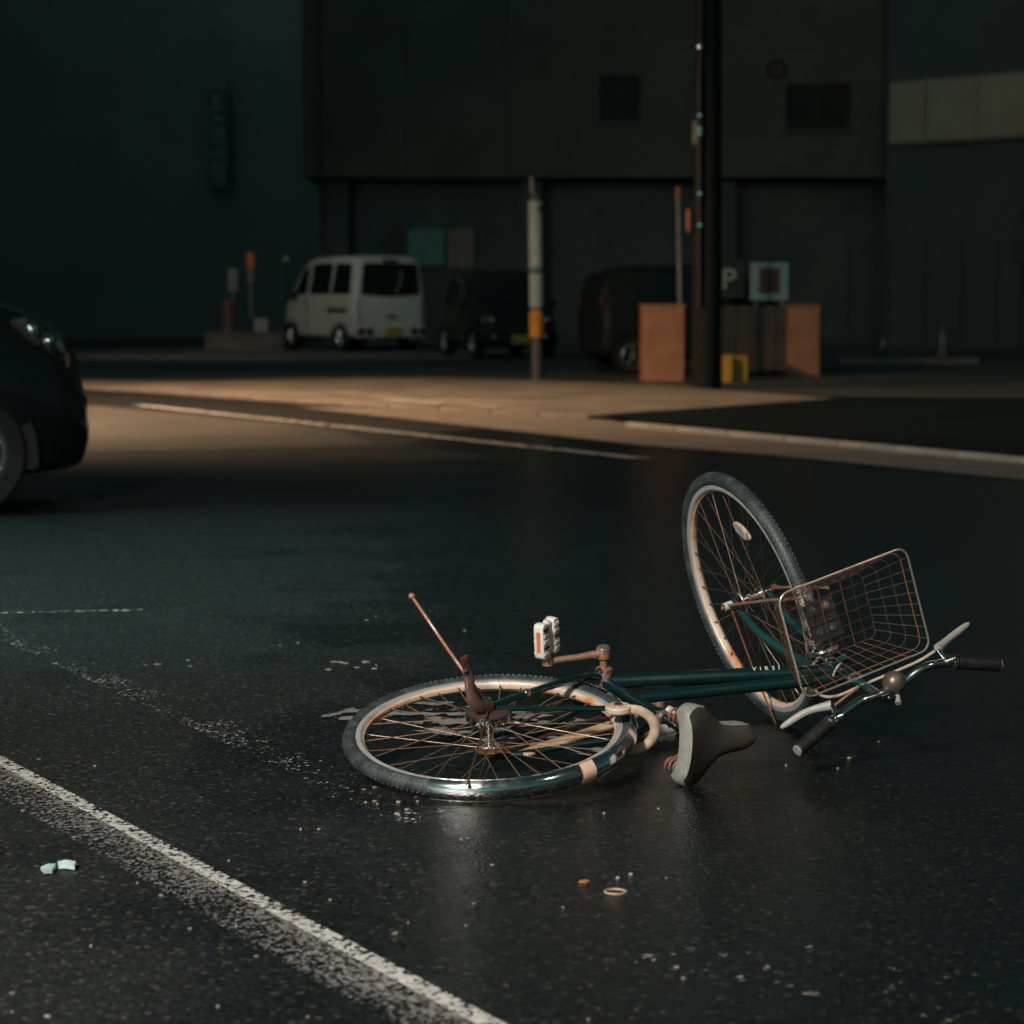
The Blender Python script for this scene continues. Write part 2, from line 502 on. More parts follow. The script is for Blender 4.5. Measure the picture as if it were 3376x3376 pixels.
WHITE = (0.60, 0.585, 0.545)
a, b_ = ground(-60, 2462), ground(1700, 3400)
road_line('road_marking', a, a + (b_ - a) * 1.3, 0.042, paint('road_paint_edge', WHITE, 0.655, 0.575, 0.042, 60), 0.0045)
n_ = Vector(((b_ - a).y, -(b_ - a).x, 0)).normalized()
if n_.y > 0: n_ = -n_
road_line('road_marking', a + n_ * 0.039, a + n_ * 0.039 + (b_ - a) * 1.3, 0.12, paint('road_paint_worn', tuple(x * 0.42 for x in WHITE), 0.655, 0.775, 0.12, 85), 0.0040)
a2, b2 = ground(-200, 1960), ground(1500, 2705)
road_line('road_marking', a2, b2, 0.13, paint('road_paint_ghost', WHITE, 0.86, 0.80, 0.13, 70), 0.004)
road_line('road_marking', ground(1360, 2300), ground(2260, 2420), 0.42, paint('road_paint_under_bicycle', tuple(x * 0.5 for x in WHITE), 0.72, 0.71, 0.42, 9.0), 0.0035)
road_line('road_marking', ground(-60, 2024), ground(470, 2012), 0.035, paint('road_paint_thin', WHITE, 0.66, 0.74, 0.035, 40), 0.004)
road_line('road_marking', ground(2380, 3060), ground(3400, 3250), 0.30, paint('road_paint_scraps', tuple(x * 0.5 for x in WHITE), 0.86, 0.83, 0.30, 26), 0.004)
road_line('road_marking', ground(480, 1338), ground(2150, 1516), 0.16, paint('road_paint_far', WHITE, 0.55, 0.60, 0.16, 6), 0.012)

# bright chips of old paint and grit scattered over the asphalt
random.seed(4)
mb = MB()
for (x0, x1, y0, y1, n, s0, s1) in ((1080, 1260, 2180, 2225, 7, 0.006, 0.016), (480, 640, 2120, 2200, 4, 0.006, 0.014), (900, 1600, 2020, 2200, 6, 0.003, 0.007),
                                    (0, 2300, 2500, 3376, 45, 0.0020, 0.0045), (1180, 1500, 2590, 2700, 18, 0.002, 0.007), (2380, 2900, 2440, 2540, 4, 0.002, 0.006)):
    for i in range(n):
        c = ground(random.uniform(x0, x1), random.uniform(y0, y1))
        s = random.uniform(s0, s1)
        k = random.randint(5, 7)
        t0 = random.uniform(0, 6)
        out = [(c.x + s * random.uniform(0.6, 1.3) * math.cos(t0 + 6.283 * j / k), c.y + s * random.uniform(0.5, 1.0) * math.sin(t0 + 6.283 * j / k)) for j in range(k)]
        mb.prism(out, lambda u, v, d: Vector((u, v, d)), -0.001, random.uniform(0.0015, 0.004))
o = mb.build('grit', material('pale_grit', (0.32, 0.28, 0.23), 0.6, 0, (0.16, 0.13, 0.10), 9, 0.4, 0.6), smooth=False)
tag(o, 'pale grit and paint chips scattered over the wet asphalt', 'grit', kind='stuff')

# ------------------------------------------------------------------ unseen street lamps; three are added to brighten van, left road and panel band
M['lamp_pole'] = material('galvanised_lamp_pole', (0.16, 0.17, 0.17), 0.5, 0.6, (0.11, 0.115, 0.115), 5)
LAMP_LABELS = ['street lamp nearest the camera, lighting the bicycle', 'orange street lamp lighting the corner pavement', 'added unseen lamp at the edge of the parking lot, brightening the white van',
               'added unseen greenish lamp beside the black car, tinting the road', 'weak street lamp on the right of the road', 'added unseen lamp in front of the building, brightening the cream panels']
for i, (pos, aim, watt, colr, cone, blend, foot, srad) in enumerate(LAMPS):
    pos, aim = Vector(pos), Vector(aim)
    e = empty('unseen_lamp', (foot[0], foot[1], 0), 0, LAMP_LABELS[i], 'street lamp', 'street lamps around the crossing')
    org = Vector((foot[0], foot[1], 0))
    h = pos - org
    MB().tube([(0, 0, 0), (0, 0, 0.4), (0, 0, h.z * 0.9)], [0.09, 0.075, 0.05], 12).build('pole', M['lamp_pole'], e)
    MB().tube([(0, 0, h.z * 0.9), (h.x * 0.25, h.y * 0.25, h.z + 0.1), (h.x * 0.9, h.y * 0.9, h.z + 0.16)], 0.03, 10).build('arm', M['lamp_pole'], e)
    hd = MB().box((h.x, h.y, h.z + 0.13), (0.55, 0.26, 0.10)).build('lamp_head', M['lamp_pole'], e, bevel=0.03)
    ln = MB().box((h.x, h.y, h.z + 0.074), (0.42, 0.18, 0.012)).build('lens', material('lit_lamp_lens', (0.8, 0.8, 0.8), 0.4, emit=colr, estr=14.0), hd)
    ld = bpy.data.lights.new('lamp_light', 'SPOT')
    ld.energy, ld.color = watt, colr
    ld.spot_size, ld.spot_blend = math.radians(cone), blend
    ld.shadow_soft_size = srad
    lo = bpy.data.objects.new('lamp_light', ld)
    col.objects.link(lo)
    lo.location = pos
    lo.rotation_euler = (aim - pos).to_track_quat('-Z', 'Y').to_euler()

# ------------------------------------------------------------------ the fallen bicycle
# bicycle axes: x forward, y to the rider's left, z up; it lies on its right side
R_BC = ((0.7032537, -0.03863458, 0.70988844), (-0.23932656, -0.95310912, 0.18521827), (0.66944532, -0.30015059, -0.6795238))
T_BC = Vector((-0.05442694, 0.52568541, 5.97817757))
WC = Matrix(((1, 0, 0), (0, -sp, cp), (0, -cp, -sp)))
rot3 = WC @ Matrix(R_BC)
BIKE_LIFT = -0.003
bike_loc = WC @ T_BC + Vector((0, 0, CAM_H + BIKE_LIFT))
bike = empty('bicycle', (0, 0, 0), 0, 'rusty teal city bicycle with a wire basket lying fallen on the wet road', 'bicycle')
bike.matrix_world = Matrix.Translation(bike_loc) @ rot3.to_4x4()

WB, TH, RAKE, PHI = 1.0721884, math.radians(68.12127503881837), 0.0587297, math.radians(100.36296559349968)
S_AX = Vector((-math.cos(TH), 0, math.sin(TH)))
N_AX = Vector((math.sin(TH), 0, math.cos(TH)))
A0 = Vector((WB, 0, 0)) - RAKE * N_AX
S4 = Matrix.Translation(A0) @ Matrix.Rotation(PHI, 4, S_AX) @ Matrix.Translation(-A0)
def FR(p): return S4 @ Vector(p)          # turned handlebars and front wheel
I4 = Matrix.Identity(4)
BB = Vector((0.4183452, 0, -0.01213812))

def smooth_path(pts, n=8, closed=False):
    pts = [Vector(p) for p in pts]
    m = len(pts)
    out = []
    segs = m if closed else m - 1
    for i in range(segs):
        if closed: p0, p1, p2, p3 = pts[i - 1], pts[i], pts[(i + 1) % m], pts[(i + 2) % m]
        else:
            p1, p2 = pts[i], pts[i + 1]
            p0 = pts[i - 1] if i else p1 * 2 - p2
            p3 = pts[i + 2] if i + 2 < m else p2 * 2 - p1
        for k in range(n):
            t = k / n
            out.append(0.5 * ((2 * p1) + (p2 - p0) * t + (2 * p0 - 5 * p1 + 4 * p2 - p3) * t * t + (3 * p1 - p0 - 3 * p2 + p3) * t ** 3))
    if not closed: out.append(pts[-1])
    return out

ROD = MB().tube([(0, 0, 0), (0, 0, 1)], 1.0, 8)
def rod_mesh(mat):
    o = ROD.build('rod', mat)
    me = o.data
    bpy.data.objects.remove(o)
    return me
def rod(name, me, p, q, r, parent, m4=I4):
    p, q = Vector(p), Vector(q)
    d = q - p
    o = bpy.data.objects.new(name, me)
    col.objects.link(o)
    o.parent = parent
    o.matrix_local = m4 @ Matrix.Translation(p) @ d.to_track_quat('Z', 'Y').to_matrix().to_4x4() @ Matrix.Diagonal((r, r, d.length, 1))
    return o
ME_SPOKE = rod_mesh(M['spoke'])
ME_SPOKE2 = rod_mesh(material('dull_spoke', (0.36, 0.34, 0.31), 0.35, 0.8, (0.24, 0.13, 0.08), 9))
ME_SPOKE3 = rod_mesh(material('dark_spoke', (0.075, 0.045, 0.032), 0.5, 0.5, (0.12, 0.06, 0.035), 9))
ME_WIRE = rod_mesh(M['old_chrome'])
ME_WIRE_R = rod_mesh(M['rust'])
ME_WIRE_D = rod_mesh(M['dark_rust'])

def wheel(c, m4, spokes_n, rear):
    c = Vector(c)
    xf = lambda p: m4 @ p
    rim = MB()
    # outer faces of the rim (side flanges and tyre well)
    for s in (1, -1):
        rim.lathe([(0.3045, s * 0.0105), (0.3085, s * 0.0135), (0.3205, s * 0.0128), (0.3225, s * 0.0105), (0.3140, s * 0.0095)], c, 120)
    w = rim.build('wheel', M['rim_side'], bike, xf)
    bed = MB().lathe([(0.3046, -0.0105), (0.3026, -0.0065), (0.2995, -0.0050), (0.2985, 0.0), (0.2995, 0.0050), (0.3026, 0.0065), (0.3046, 0.0105)], c, 120)
    bed.build('rim_bed', M['rim_bed'], w, xf)
    prof = []
    for k in range(18):
        g = 2 * math.pi * k / 18
        prof.append((0.3315 + 0.0185 * math.cos(g), 0.0178 * math.sin(g)))
    t = MB().lathe(prof, c, 128, closed=True).build('tyre', M['tyre'], w, xf)
    tr = MB()
    nb = 150
    for k in range(nb):
        g = 2 * math.pi * k / nb
        for (r, y, o) in ((0.3478, 0.0085, 0.0), (0.3478, -0.0085, 0.5), (0.3502, 0.0, 0.25), (0.3425, 0.0148, 0.5), (0.3425, -0.0148, 0.0)):
            g2 = g + o * 2 * math.pi / nb
            tilt = math.atan2(y, 0.0185) * 1.2
            rm = Matrix.Rotation(-g2, 3, 'Y') @ Matrix.Rotation(tilt, 3, 'Z')
            tr.box(c + Vector((r * math.cos(g2), y, r * math.sin(g2))), (0.0032, 0.0052, 0.0085), rm)
    tr.build('tread', M['tyre'], w, xf, smooth=False)
    hub = MB()
    fl = 0.031
    hub.lathe([(0.011, -fl), (0.011, fl)], c, 20)
    for s in (1, -1):
        hub.lathe([(0.010, s * (fl - 0.004)), (0.024, s * (fl - 0.0025)), (0.026, s * fl), (0.024, s * (fl + 0.003)), (0.009, s * (fl + 0.006))], c, 24)
    hub.lathe([(0.005, -0.088), (0.005, 0.088)], c, 12)
    hb = hub.build('hub', M['old_chrome'], w, xf)
    for s in (1, -1):
        MB().lathe([(0.0, s * 0.068), (0.0105, s * 0.068), (0.0105, s * 0.082), (0.006, s * 0.0835), (0.0, s * 0.0835)], c, 6).build('axle_nut', M['rust'], w, xf, smooth=False)
    for k in range(spokes_n):
        g = 2 * math.pi * k / spokes_n
        side = 1 if k % 2 == 0 else -1
        lead = 1 if (k // 2) % 2 == 0 else -1
        gh = g + lead * 1.15
        p = c + Vector((0.0225 * math.cos(gh), side * (fl + 0.001 * lead), 0.0225 * math.sin(gh)))
        q = c + Vector((0.3005 * math.cos(g), side * 0.002, 0.3005 * math.sin(g)))
        rr = random.random()
        me = (ME_SPOKE if rr < 0.62 else ME_SPOKE2) if rear else (ME_SPOKE3 if rr < 0.88 else ME_SPOKE)
        rod('spoke', me, p, q, 0.00115 if rear else 0.0009, w, m4)
        d = (q - p).normalized()
        rod('nipple', ME_WIRE_D, q - d * 0.011, q + d * 0.002, 0.0023, w, m4)
    return w, hb

random.seed(11)
rear_wheel, rear_hub = wheel((0, 0, 0), I4, 36, True)
tag(rear_wheel, 'rear wheel lying almost flat on the road')
front_wheel, front_hub = wheel((WB, 0, 0), S4, 36, False)
tag(front_wheel, 'front wheel turned up into the air')
# spoke reflector of the front wheel
rf = MB()
ra = math.atan2(0.125, 0.180)
def refl(u, v, d):
    p = Vector((u, d, v))
    return FR(Vector((1.251, 0.004, 0.1115)) + Matrix.Rotation(math.radians(-125), 3, 'Y') @ p)
ov = [(0.044 * math.cos(6.283 * k / 20), 0.0165 * math.sin(6.283 * k / 20)) for k in range(20)]
rf.prism(ov, refl, -0.004, 0.004)
ro = rf.build('reflector', M['lock'], front_wheel, bevel=0.002)
MB().prism([(0.026, 0.0125), (-0.026, 0.0125), (-0.026, -0.0125), (0.026, -0.0125)], refl, 0.004, 0.0075).build('reflector', M['clear_refl'], front_wheel, bevel=0.002)

# rear hub details: drum brake on the left, sprocket on the right
dm = MB().lathe([(0.0, 0.036), (0.053, 0.036), (0.055, 0.040), (0.055, 0.054), (0.052, 0.057)], n=40)
dm.build('brake_drum', M['chrome'], rear_wheel)
MB().lathe([(0.0525, 0.0572), (0.044, 0.0605), (0.016, 0.0615), (0.0, 0.0615)], n=40).build('drum_cover', M['dark_rust'], rear_wheel)
MB().ball((-0.006, 0.066, -0.012), 0.017, 10, 6).build('adjuster', M['white_plastic'], rear_wheel)
MB().lathe([(0.010, -0.036), (0.034, -0.038), (0.036, -0.040), (0.034, -0.042), (0.020, -0.043), (0.018, -0.058), (0.009, -0.062)], n=22).build('sprocket', M['rust'], rear_wheel, smooth=False)

# frame
fr = MB()
seat_top = Vector((0.340, 0, 0.248))
fr.tube([BB, BB + (seat_top - BB) * 1.0], 0.0150, 14)
head_lo, head_hi = A0 + S_AX * 0.405, A0 + S_AX * 0.525
fr.tube([head_lo, head_hi], 0.0185, 16)
fr.tube([BB + Vector((0.01, 0, 0.008)), A0 + S_AX * 0.452], 0.0190, 16)
fr.tube([BB + (seat_top - BB) * 0.50, A0 + S_AX * 0.497], 0.0150, 16)
for s in (1, -1):
    fr.tube(smooth_path([(0.398, s * 0.022, -0.012), (0.33, s * 0.040, -0.011), (0.125, s * 0.058, -0.006), (0.0, s * 0.064, 0.0)], 6), [0.011] * 7 + [0.0095] * 6 + [0.0085] * 6, 10)
    fr.tube(smooth_path([(0.004, s * 0.064, 0.006), (0.17, s * 0.046, 0.142), (0.262, s * 0.036, 0.212), (0.345, s * 0.013, 0.243)], 6), 0.0072, 10)
    fr.box((0.0, s * 0.064, 0.004), (0.050, 0.006, 0.030))
frame = fr.build('frame', M['teal'], bike)
MB().lathe([(0.0, 0.0395), (0.017, 0.0395), (0.021, 0.037), (0.021, -0.037), (0.017, -0.0395), (0.0, -0.0395)], BB, 24).build('bottom_bracket', M['old_chrome'], frame)
MB().tube([(0.142, 0.0576, -0.0065), (0.128, 0.0582, -0.006)], 0.0118, 14).build('stay_clamp', M['old_chrome'], frame)
for k0, k1, r in ((0.397, 0.408, 0.0215), (0.522, 0.537, 0.0215)):
    MB().tube([A0 + S_AX * k0, A0 + S_AX * k1], r, 16).build('headset_cup', M['old_chrome'], frame)
MB().tube([seat_top - Vector((-0.004, 0, 0.013)), seat_top + Vector((-0.003, 0, 0.010))], 0.0178, 16).build('seat_clamp', M['old_chrome'], frame)

# lettering on the main tube
def lettering(text, size, mat, m4, parent, name='lettering', extr=0.0, spacing=1.0):
    cu = bpy.data.curves.new(name, 'FONT')
    cu.body = text
    cu.size = size
    cu.extrude = extr
    cu.space_character = spacing
    cu.align_x = 'LEFT'
    tmp = bpy.data.objects.new(name, cu)
    col.objects.link(tmp)
    bpy.context.view_layer.update()
    me = bpy.data.meshes.new_from_object(tmp)
    bpy.data.objects.remove(tmp)
    me.materials.clear()
    me.materials.append(mat)
    o = bpy.data.objects.new(name, me)
    col.objects.link(o)
    o.parent = parent
    o.matrix_local = m4
    return o
t_dir = (A0 + S_AX * 0.452 - BB)
t_len = t_dir.length
t_dir.normalize()
lp = BB + t_dir * 0.372
o_dir = Vector((-t_dir.z * 0.0, 1, 0))
up_dir = o_dir.cross(t_dir)
tilt_n = (Matrix.Rotation(math.radians(34), 3, t_dir) @ o_dir)
l_up = tilt_n.cross(t_dir)
lm = Matrix(((t_dir.x, l_up.x, tilt_n.x, 0), (t_dir.y, l_up.y, tilt_n.y, 0), (t_dir.z, l_up.z, tilt_n.z, 0), (0, 0, 0, 1)))
lettering('VIRSI', 0.0165, M['letter'], Matrix.Translation(lp + tilt_n * 0.0193) @ lm, frame, spacing=2.0)

# cranks and pedals
ca = math.atan2(-0.056, -0.126)
cdir = Vector((math.cos(ca), 0, math.sin(ca)))
for s in (1, -1):
    d = cdir * s
    root = BB + Vector((0, s * 0.078, 0))
    tip = root + d * 0.150 + Vector((0, s * 0.004, 0))
    mb = MB()
    mb.tube([BB + Vector((0, s * 0.036, 0)), BB + Vector((0, s * 0.066, 0))], 0.0095, 14)
    mb.tube([BB + Vector((0, s * 0.066, 0)), BB + Vector((0, s * 0.092, 0))], 0.0175, 18)
    mb.tube([BB + Vector((0, s * 0.092, 0)), BB + Vector((0, s * 0.0955, 0))], 0.0150, 18)
    mb.tube([root + d * 0.010, root + d * 0.07, tip - d * 0.012], [0.0105, 0.0088, 0.0080], 12)
    mb.tube([tip + Vector((0, -s * 0.009, 0)), tip + Vector((0, s * 0.009, 0))], 0.0140, 16)
    cr = mb.build('crank', M['copper_rust'], bike)
    # pedal: block with two rubber treads around an axle along y
    pc = tip + Vector((0, s * 0.062, 0))
    pr = Matrix.Rotation(math.radians(13 if s > 0 else -20), 3, 'Y')
    pm = MB()
    for e in (1, -1):
        out = []
        hx, hy, rad = 0.0135, 0.046, 0.010
        for (cx, cy, a0) in ((hx - rad, hy - rad, 0), (-hx + rad, hy - rad, 90), (-hx + rad, -hy + rad, 180), (hx - rad, -hy + rad, 270)):
            for j in range(4):
                g = math.radians(a0 + 30 * j)
                out.append((cx + rad * math.cos(g), cy + rad * math.sin(g)))
        pm.prism(out, lambda u, v, dd, e=e: pc + pr @ Vector((e * 0.0255 + u, v * s, dd)), -0.0135, 0.0135)
    pm.box(pc, (0.030, 0.074, 0.017), pr)
    pm.tube([pc + Vector((0, -s * 0.054, 0)), pc + Vector((0, s * 0.046, 0))], 0.0085, 12)
    for e in (1, -1):
        pm.box(pc + pr @ Vector((0, e * 0.036, 0)), (0.040, 0.010, 0.020), pr)
    pedal = pm.build('pedal', M['pedal_plastic'], bike, bevel=0.002)
    for e in (1, -1):
        MB().box(pc + pr @ Vector((e * 0.0392, 0, 0)), (0.002, 0.052, 0.0105), pr).build('reflector', M['amber'], pedal)
        for zz in (1, -1):
            for k in range(5):
                MB().box(pc + pr @ Vector((e * 0.0255, (k - 2) * 0.0155, zz * 0.0145)), (0.020, 0.0065, 0.0030), pr).build('tread_block', M['black_rubber'] if (k + e) % 3 == 0 else M['pedal_plastic'], pedal)
# chain ring, chain and guard on the underside
mb = MB().lathe([(0.020, -0.047), (0.078, -0.047), (0.082, -0.0455), (0.078, -0.044), (0.020, -0.044)], BB, 44)
mb.build('chain_ring', M['black_metal'], bike)
for zz, r1, r2 in ((1, 0.079, 0.035), (-1, 0.079, 0.035)):
    MB().tube([BB + Vector((0, -0.0455, zz * r1)), Vector((0, -0.0405, zz * r2))], 0.0042, 6).build('chain', M['dark_rust'], bike, smooth=False)
gp = [(0.055, 0.072), (0.10, 0.078), (0.34, 0.112), (0.40, 0.112), (0.44, 0.100), (0.44, 0.070), (0.39, 0.080), (0.33, 0.078), (0.10, 0.040), (0.055, 0.038)]
MB().prism(gp, lambda u, v, d: Vector((u, d, v)), -0.062, -0.054).build('chain_guard', M['tan'], bike, bevel=0.002)

# rear mudguard, hugging the tyre from the seat tube over to the back
def guard(c, a0, a1, n, xf, mat, name, rr=0.356, hw=0.0265, dip=0.017):
    prof = []
    for k in range(11):
        t = -1 + 2 * k / 10
        prof.append((rr - dip * (abs(t) ** 2.2), hw * t))
    inner = [(r - 0.0012, y * 0.97) for r, y in reversed(prof)]
    return MB().lathe(prof + inner, c, n, math.radians(a0), math.radians(a1), closed=True).build(name, mat, bike, xf)
rg = guard((0, 0, 0), -4, 158, 72, None, M['chrome'], 'mudguard')
tag(rg, 'dented chrome rear mudguard with a strip of pink tape')
edge = MB()
for s in (1, -1):
    edge.lathe([(0.3392 + 0.0016 * math.cos(6.283 * k / 6), s * 0.0262 + 0.0016 * math.sin(6.283 * k / 6)) for k in range(6)], (0, 0, 0), 72, math.radians(-4), math.radians(158), closed=True)
edge.build('rolled_edge', M['old_chrome'], rg)
ta = math.radians(94)
tape = MB()
tp = []
for k in range(11):
    t = -1 + 2 * k / 10
    tp.append((0.3578 - 0.017 * (abs(t) ** 2.2), 0.0275 * t))
tape.lathe(tp, (0, 0, 0), 6, math.radians(91), math.radians(97.5)).build('tape', M['pink_tape'], rg)
# dent where the chrome is crushed
dent = MB()
dp = [(r - 0.002, y * 0.9) for r, y in tp]
for s in (1, -1):
    MB().tube([(0.0, s * 0.069, 0.004), (-0.20, s * 0.050, 0.160), (-0.276, s * 0.030, 0.212), (-0.284, s * 0.018, 0.221)], 0.0022, 8).build('stay', M['dark_rust'], rg)
MB().ball((-0.2835, 0.023, 0.2195), 0.0052, 8, 6).build('bolt', M['chrome'], rg)
# bridge plate of the guard near the seat tube
# ring lock around the wheel
la = math.radians(47)
lx = Vector((math.cos(la), 0, math.sin(la)))
ly = Vector((0, 1, 0))
lc = lx * 0.338
arc = []
for k in range(17):
    g = math.radians(-105 + 210 * k / 16)
    arc.append(lc + lx * (0.058 * math.cos(g)) + ly * (0.052 * math.sin(g)))
lk = MB().tube(arc, 0.0125, 12, flat=(1.0, 0.72))
lockr = lk.build('ring_lock', M['lock'], bike)
kp = lc + ly * 0.052 - lx * 0.028
lz = lx.cross(ly)
pl = [(0.026 * math.cos(6.283 * k / 18), 0.032 * math.sin(6.283 * k / 18)) for k in range(18)]
MB().prism(pl, lambda u, v, d: kp + lz * u + lx * v + ly * d, -0.006, 0.011).build('lock_body', M['lock'], lockr, bevel=0.004)
MB().tube([kp + ly * 0.011, kp + ly * 0.0155], 0.0100, 16).build('keyhole', M['old_chrome'], lockr)
MB().tube([kp + ly * 0.0155, kp + ly * 0.0160], 0.0062, 14).build('keyhole', M['black_metal'], lockr)

# saddle with springs and post
yaw = math.radians(-9)
sr = Matrix.Rotation(yaw, 3, 'Z') @ Matrix.Rotation(math.radians(-2), 3, 'Y')
s0 = Vector((0.208, 0.010, 0.448))
def hw(t):
    ks = [(0.0, 0.082), (0.05, 0.096), (0.14, 0.102), (0.28, 0.094), (0.42, 0.066), (0.55, 0.043), (0.7, 0.036), (0.90, 0.033), (0.97, 0.029), (1.0, 0.020)]
    for (x0, w0), (x1, w1) in zip(ks, ks[1:]):
        if t <= x1: return w0 + (w1 - w0) * (t - x0) / (x1 - x0)
    return ks[-1][1]
L = 0.222
top, skirt = MB(), MB()
nt_, nw = 22, 10
vs, fs = [], []
rows = []
for i in range(nt_ + 1):
    t = i / nt_
    row = []
    for j in range(nw + 1):
        q = -1 + 2 * j / nw
        w = hw(t) * 0.95
        z = 0.012 * (1 - q * q) - 0.013 * math.sin(math.pi * min(1, t * 1.1)) * (1 - 0.4 * q * q) + 0.010 * (t < 0.08) * 0 + 0.006 * t - 0.006 * (abs(q) ** 6)
        row.append(len(vs))
        vs.append(s0 + sr @ Vector((L * t, w * q, z)))
    rows.append(row)
for i in range(nt_):
    for j in range(nw):
        fs.append((rows[i][j], rows[i][j + 1], rows[i + 1][j + 1], rows[i + 1][j]))
top.add(vs, fs)
saddle = top.build('saddle', M['saddle_top'], bike)
ring = [vs[rows[i][0]] for i in range(nt_ + 1)] + [vs[rows[nt_][j]] for j in range(1, nw)] + [vs[rows[i][nw]] for i in range(nt_, -1, -1)] + [vs[rows[0][j]] for j in range(nw - 1, 0, -1)]
m = len(ring)
sv, sf = [], []
cen = s0 + sr @ Vector((L * 0.35, 0, 0))
for lev, (dz, sc, pt) in enumerate(((0.0, 1.0, 0), (-0.006, 1.035, 0), (-0.030, 1.03, 0), (-0.042, 0.985, 0), (-0.040, 0.94, 0))):
    for p in ring:
        dv = p - cen
        sv.append(cen + Vector((dv.x * (1 + (sc - 1) * 0.8), dv.y * sc, dv.z)) + sr @ Vector((0, 0, dz)))
for lev in range(4):
    for k in range(m):
        l = (k + 1) % m
        sf.append((lev * m + k, lev * m + l, (lev + 1) * m + l, (lev + 1) * m + k))
sv.append(cen + Vector((0, 0, -0.030)))
for k in range(m): sf.append((4 * m + k, 4 * m + (k + 1) % m, len(sv) - 1))
skirt.add(sv, sf)
skirt.build('skirt', M['saddle_skirt'], saddle, angle=60)
for s in (1, -1):
    base = s0 + sr @ Vector((0.030, s * 0.060, -0.034))
    pts = []
    for k in range(41):
        g = 6.283 * 4 * k / 40
        pts.append(base + Vector((0.016 * math.cos(g), 0.016 * math.sin(g), -0.052 * k / 40)))
    MB().tube(pts, 0.0028, 7).build('spring', M['copper_rust'], saddle)
    MB().tube(smooth_path([s0 + sr @ Vector((0.200, s * 0.012, -0.026)), s0 + sr @ Vector((0.13, s * 0.020, -0.050)), s0 + sr @ Vector((0.075, s * 0.030, -0.068)), base + Vector((0, 0, -0.054))], 5), 0.0033, 8).build('rail', M['rust'], saddle)
MB().box(s0 + sr @ Vector((0.082, 0, -0.064)), (0.034, 0.066, 0.024)).build('clamp', M['old_chrome'], saddle, bevel=0.004)
MB().tube([seat_top, Vector((0.306, 0, 0.36)), Vector((0.294, -0.002, 0.402))], 0.0125, 14).build('seat_post', M['chrome'], bike)

# side stand sticking up from the rear axle, and its bracket
st = MB()
st.tube([(0.004, 0.082, -0.020), (-0.012, 0.19, -0.118), (-0.026, 0.302, -0.217)], [0.0050, 0.0046, 0.0046], 10)
st.ball((-0.0265, 0.306, -0.2205), 0.0088, 12, 8)
stand = st.build('side_stand', M['copper_rust'], bike)
bk = MB()
bk.tube(smooth_path([(0.0, 0.070, 0.012), (-0.040, 0.085, 0.010), (-0.050, 0.115, -0.004), (-0.038, 0.160, -0.022), (-0.052, 0.205, -0.020)], 6), [0.016] * 12 + [0.013] * 6 + [0.0125] * 6 + [0.011], 12, flat=(1.0, 0.5))
bk.tube([(-0.052, 0.172, -0.018), (-0.018, 0.105, -0.038), (0.0, 0.076, -0.020)], 0.0055, 8)
bk.build('bracket', M['dark_rust'], stand)
MB().tube([(-0.0, 0.063, -0.0), (0.0, 0.090, 0.0)], 0.0095, 6).build('axle_nut', M['old_chrome'], stand, smooth=False)
MB().ball((-0.044, 0.166, -0.028), 0.004, 8, 6).build('rivet', M['chrome'], stand)

# fork
fk = MB()
ax = Vector((WB, 0, 0))
crown = A0 + S_AX * 0.388
fk.tube([A0 + S_AX * 0.37, A0 + S_AX * 0.60], 0.0125, 14)
for s in (1, -1):
    fk.tube(smooth_path([crown + Vector((0, s * 0.038, -0.004)), A0 + S_AX * 0.26 + Vector((0, s * 0.043, 0)), A0 + S_AX * 0.12 + N_AX * 0.012 + Vector((0, s * 0.047, 0)), ax + S_AX * 0.012 + Vector((0, s * 0.050, 0))], 8), [0.0135 - 0.0055 * i / 24 for i in range(25)], 12)
    fk.box(ax + Vector((0, s * 0.050, 0)), (0.022, 0.005, 0.034))
fk.tube([crown + Vector((0, 0.050, -0.002)), crown + Vector((0, -0.050, -0.002))], 0.016, 14)
fork = fk.build('fork', material('lit_teal_frame_paint', (0.014, 0.095, 0.092), 0.22, 0.5, (0.010, 0.065, 0.063), 6, coat=0.6), bike, FR)  # frame's teal paint, lightened so the light on the fork is in the colour
MB().tube([ax + Vector((0, 0.056, 0)), ax + Vector((0, 0.080, 0))], 0.0115, 12).build('axle_cap', M['white_plastic'], fork, FR)
fg = guard((WB, 0, 0), 88, 128, 26, FR, M['old_chrome'], 'mudguard', rr=0.360)
tag(fg, 'dull chrome front mudguard seen through the basket wires')
MB().tube([ax + Vector((0.0, 0.062, 0.0)), ax + Vector((-0.181, 0.050, -0.025)), ax + Vector((-0.345, 0.030, -0.055))], 0.0028, 8).build('stay', M['rust'], fg, FR)

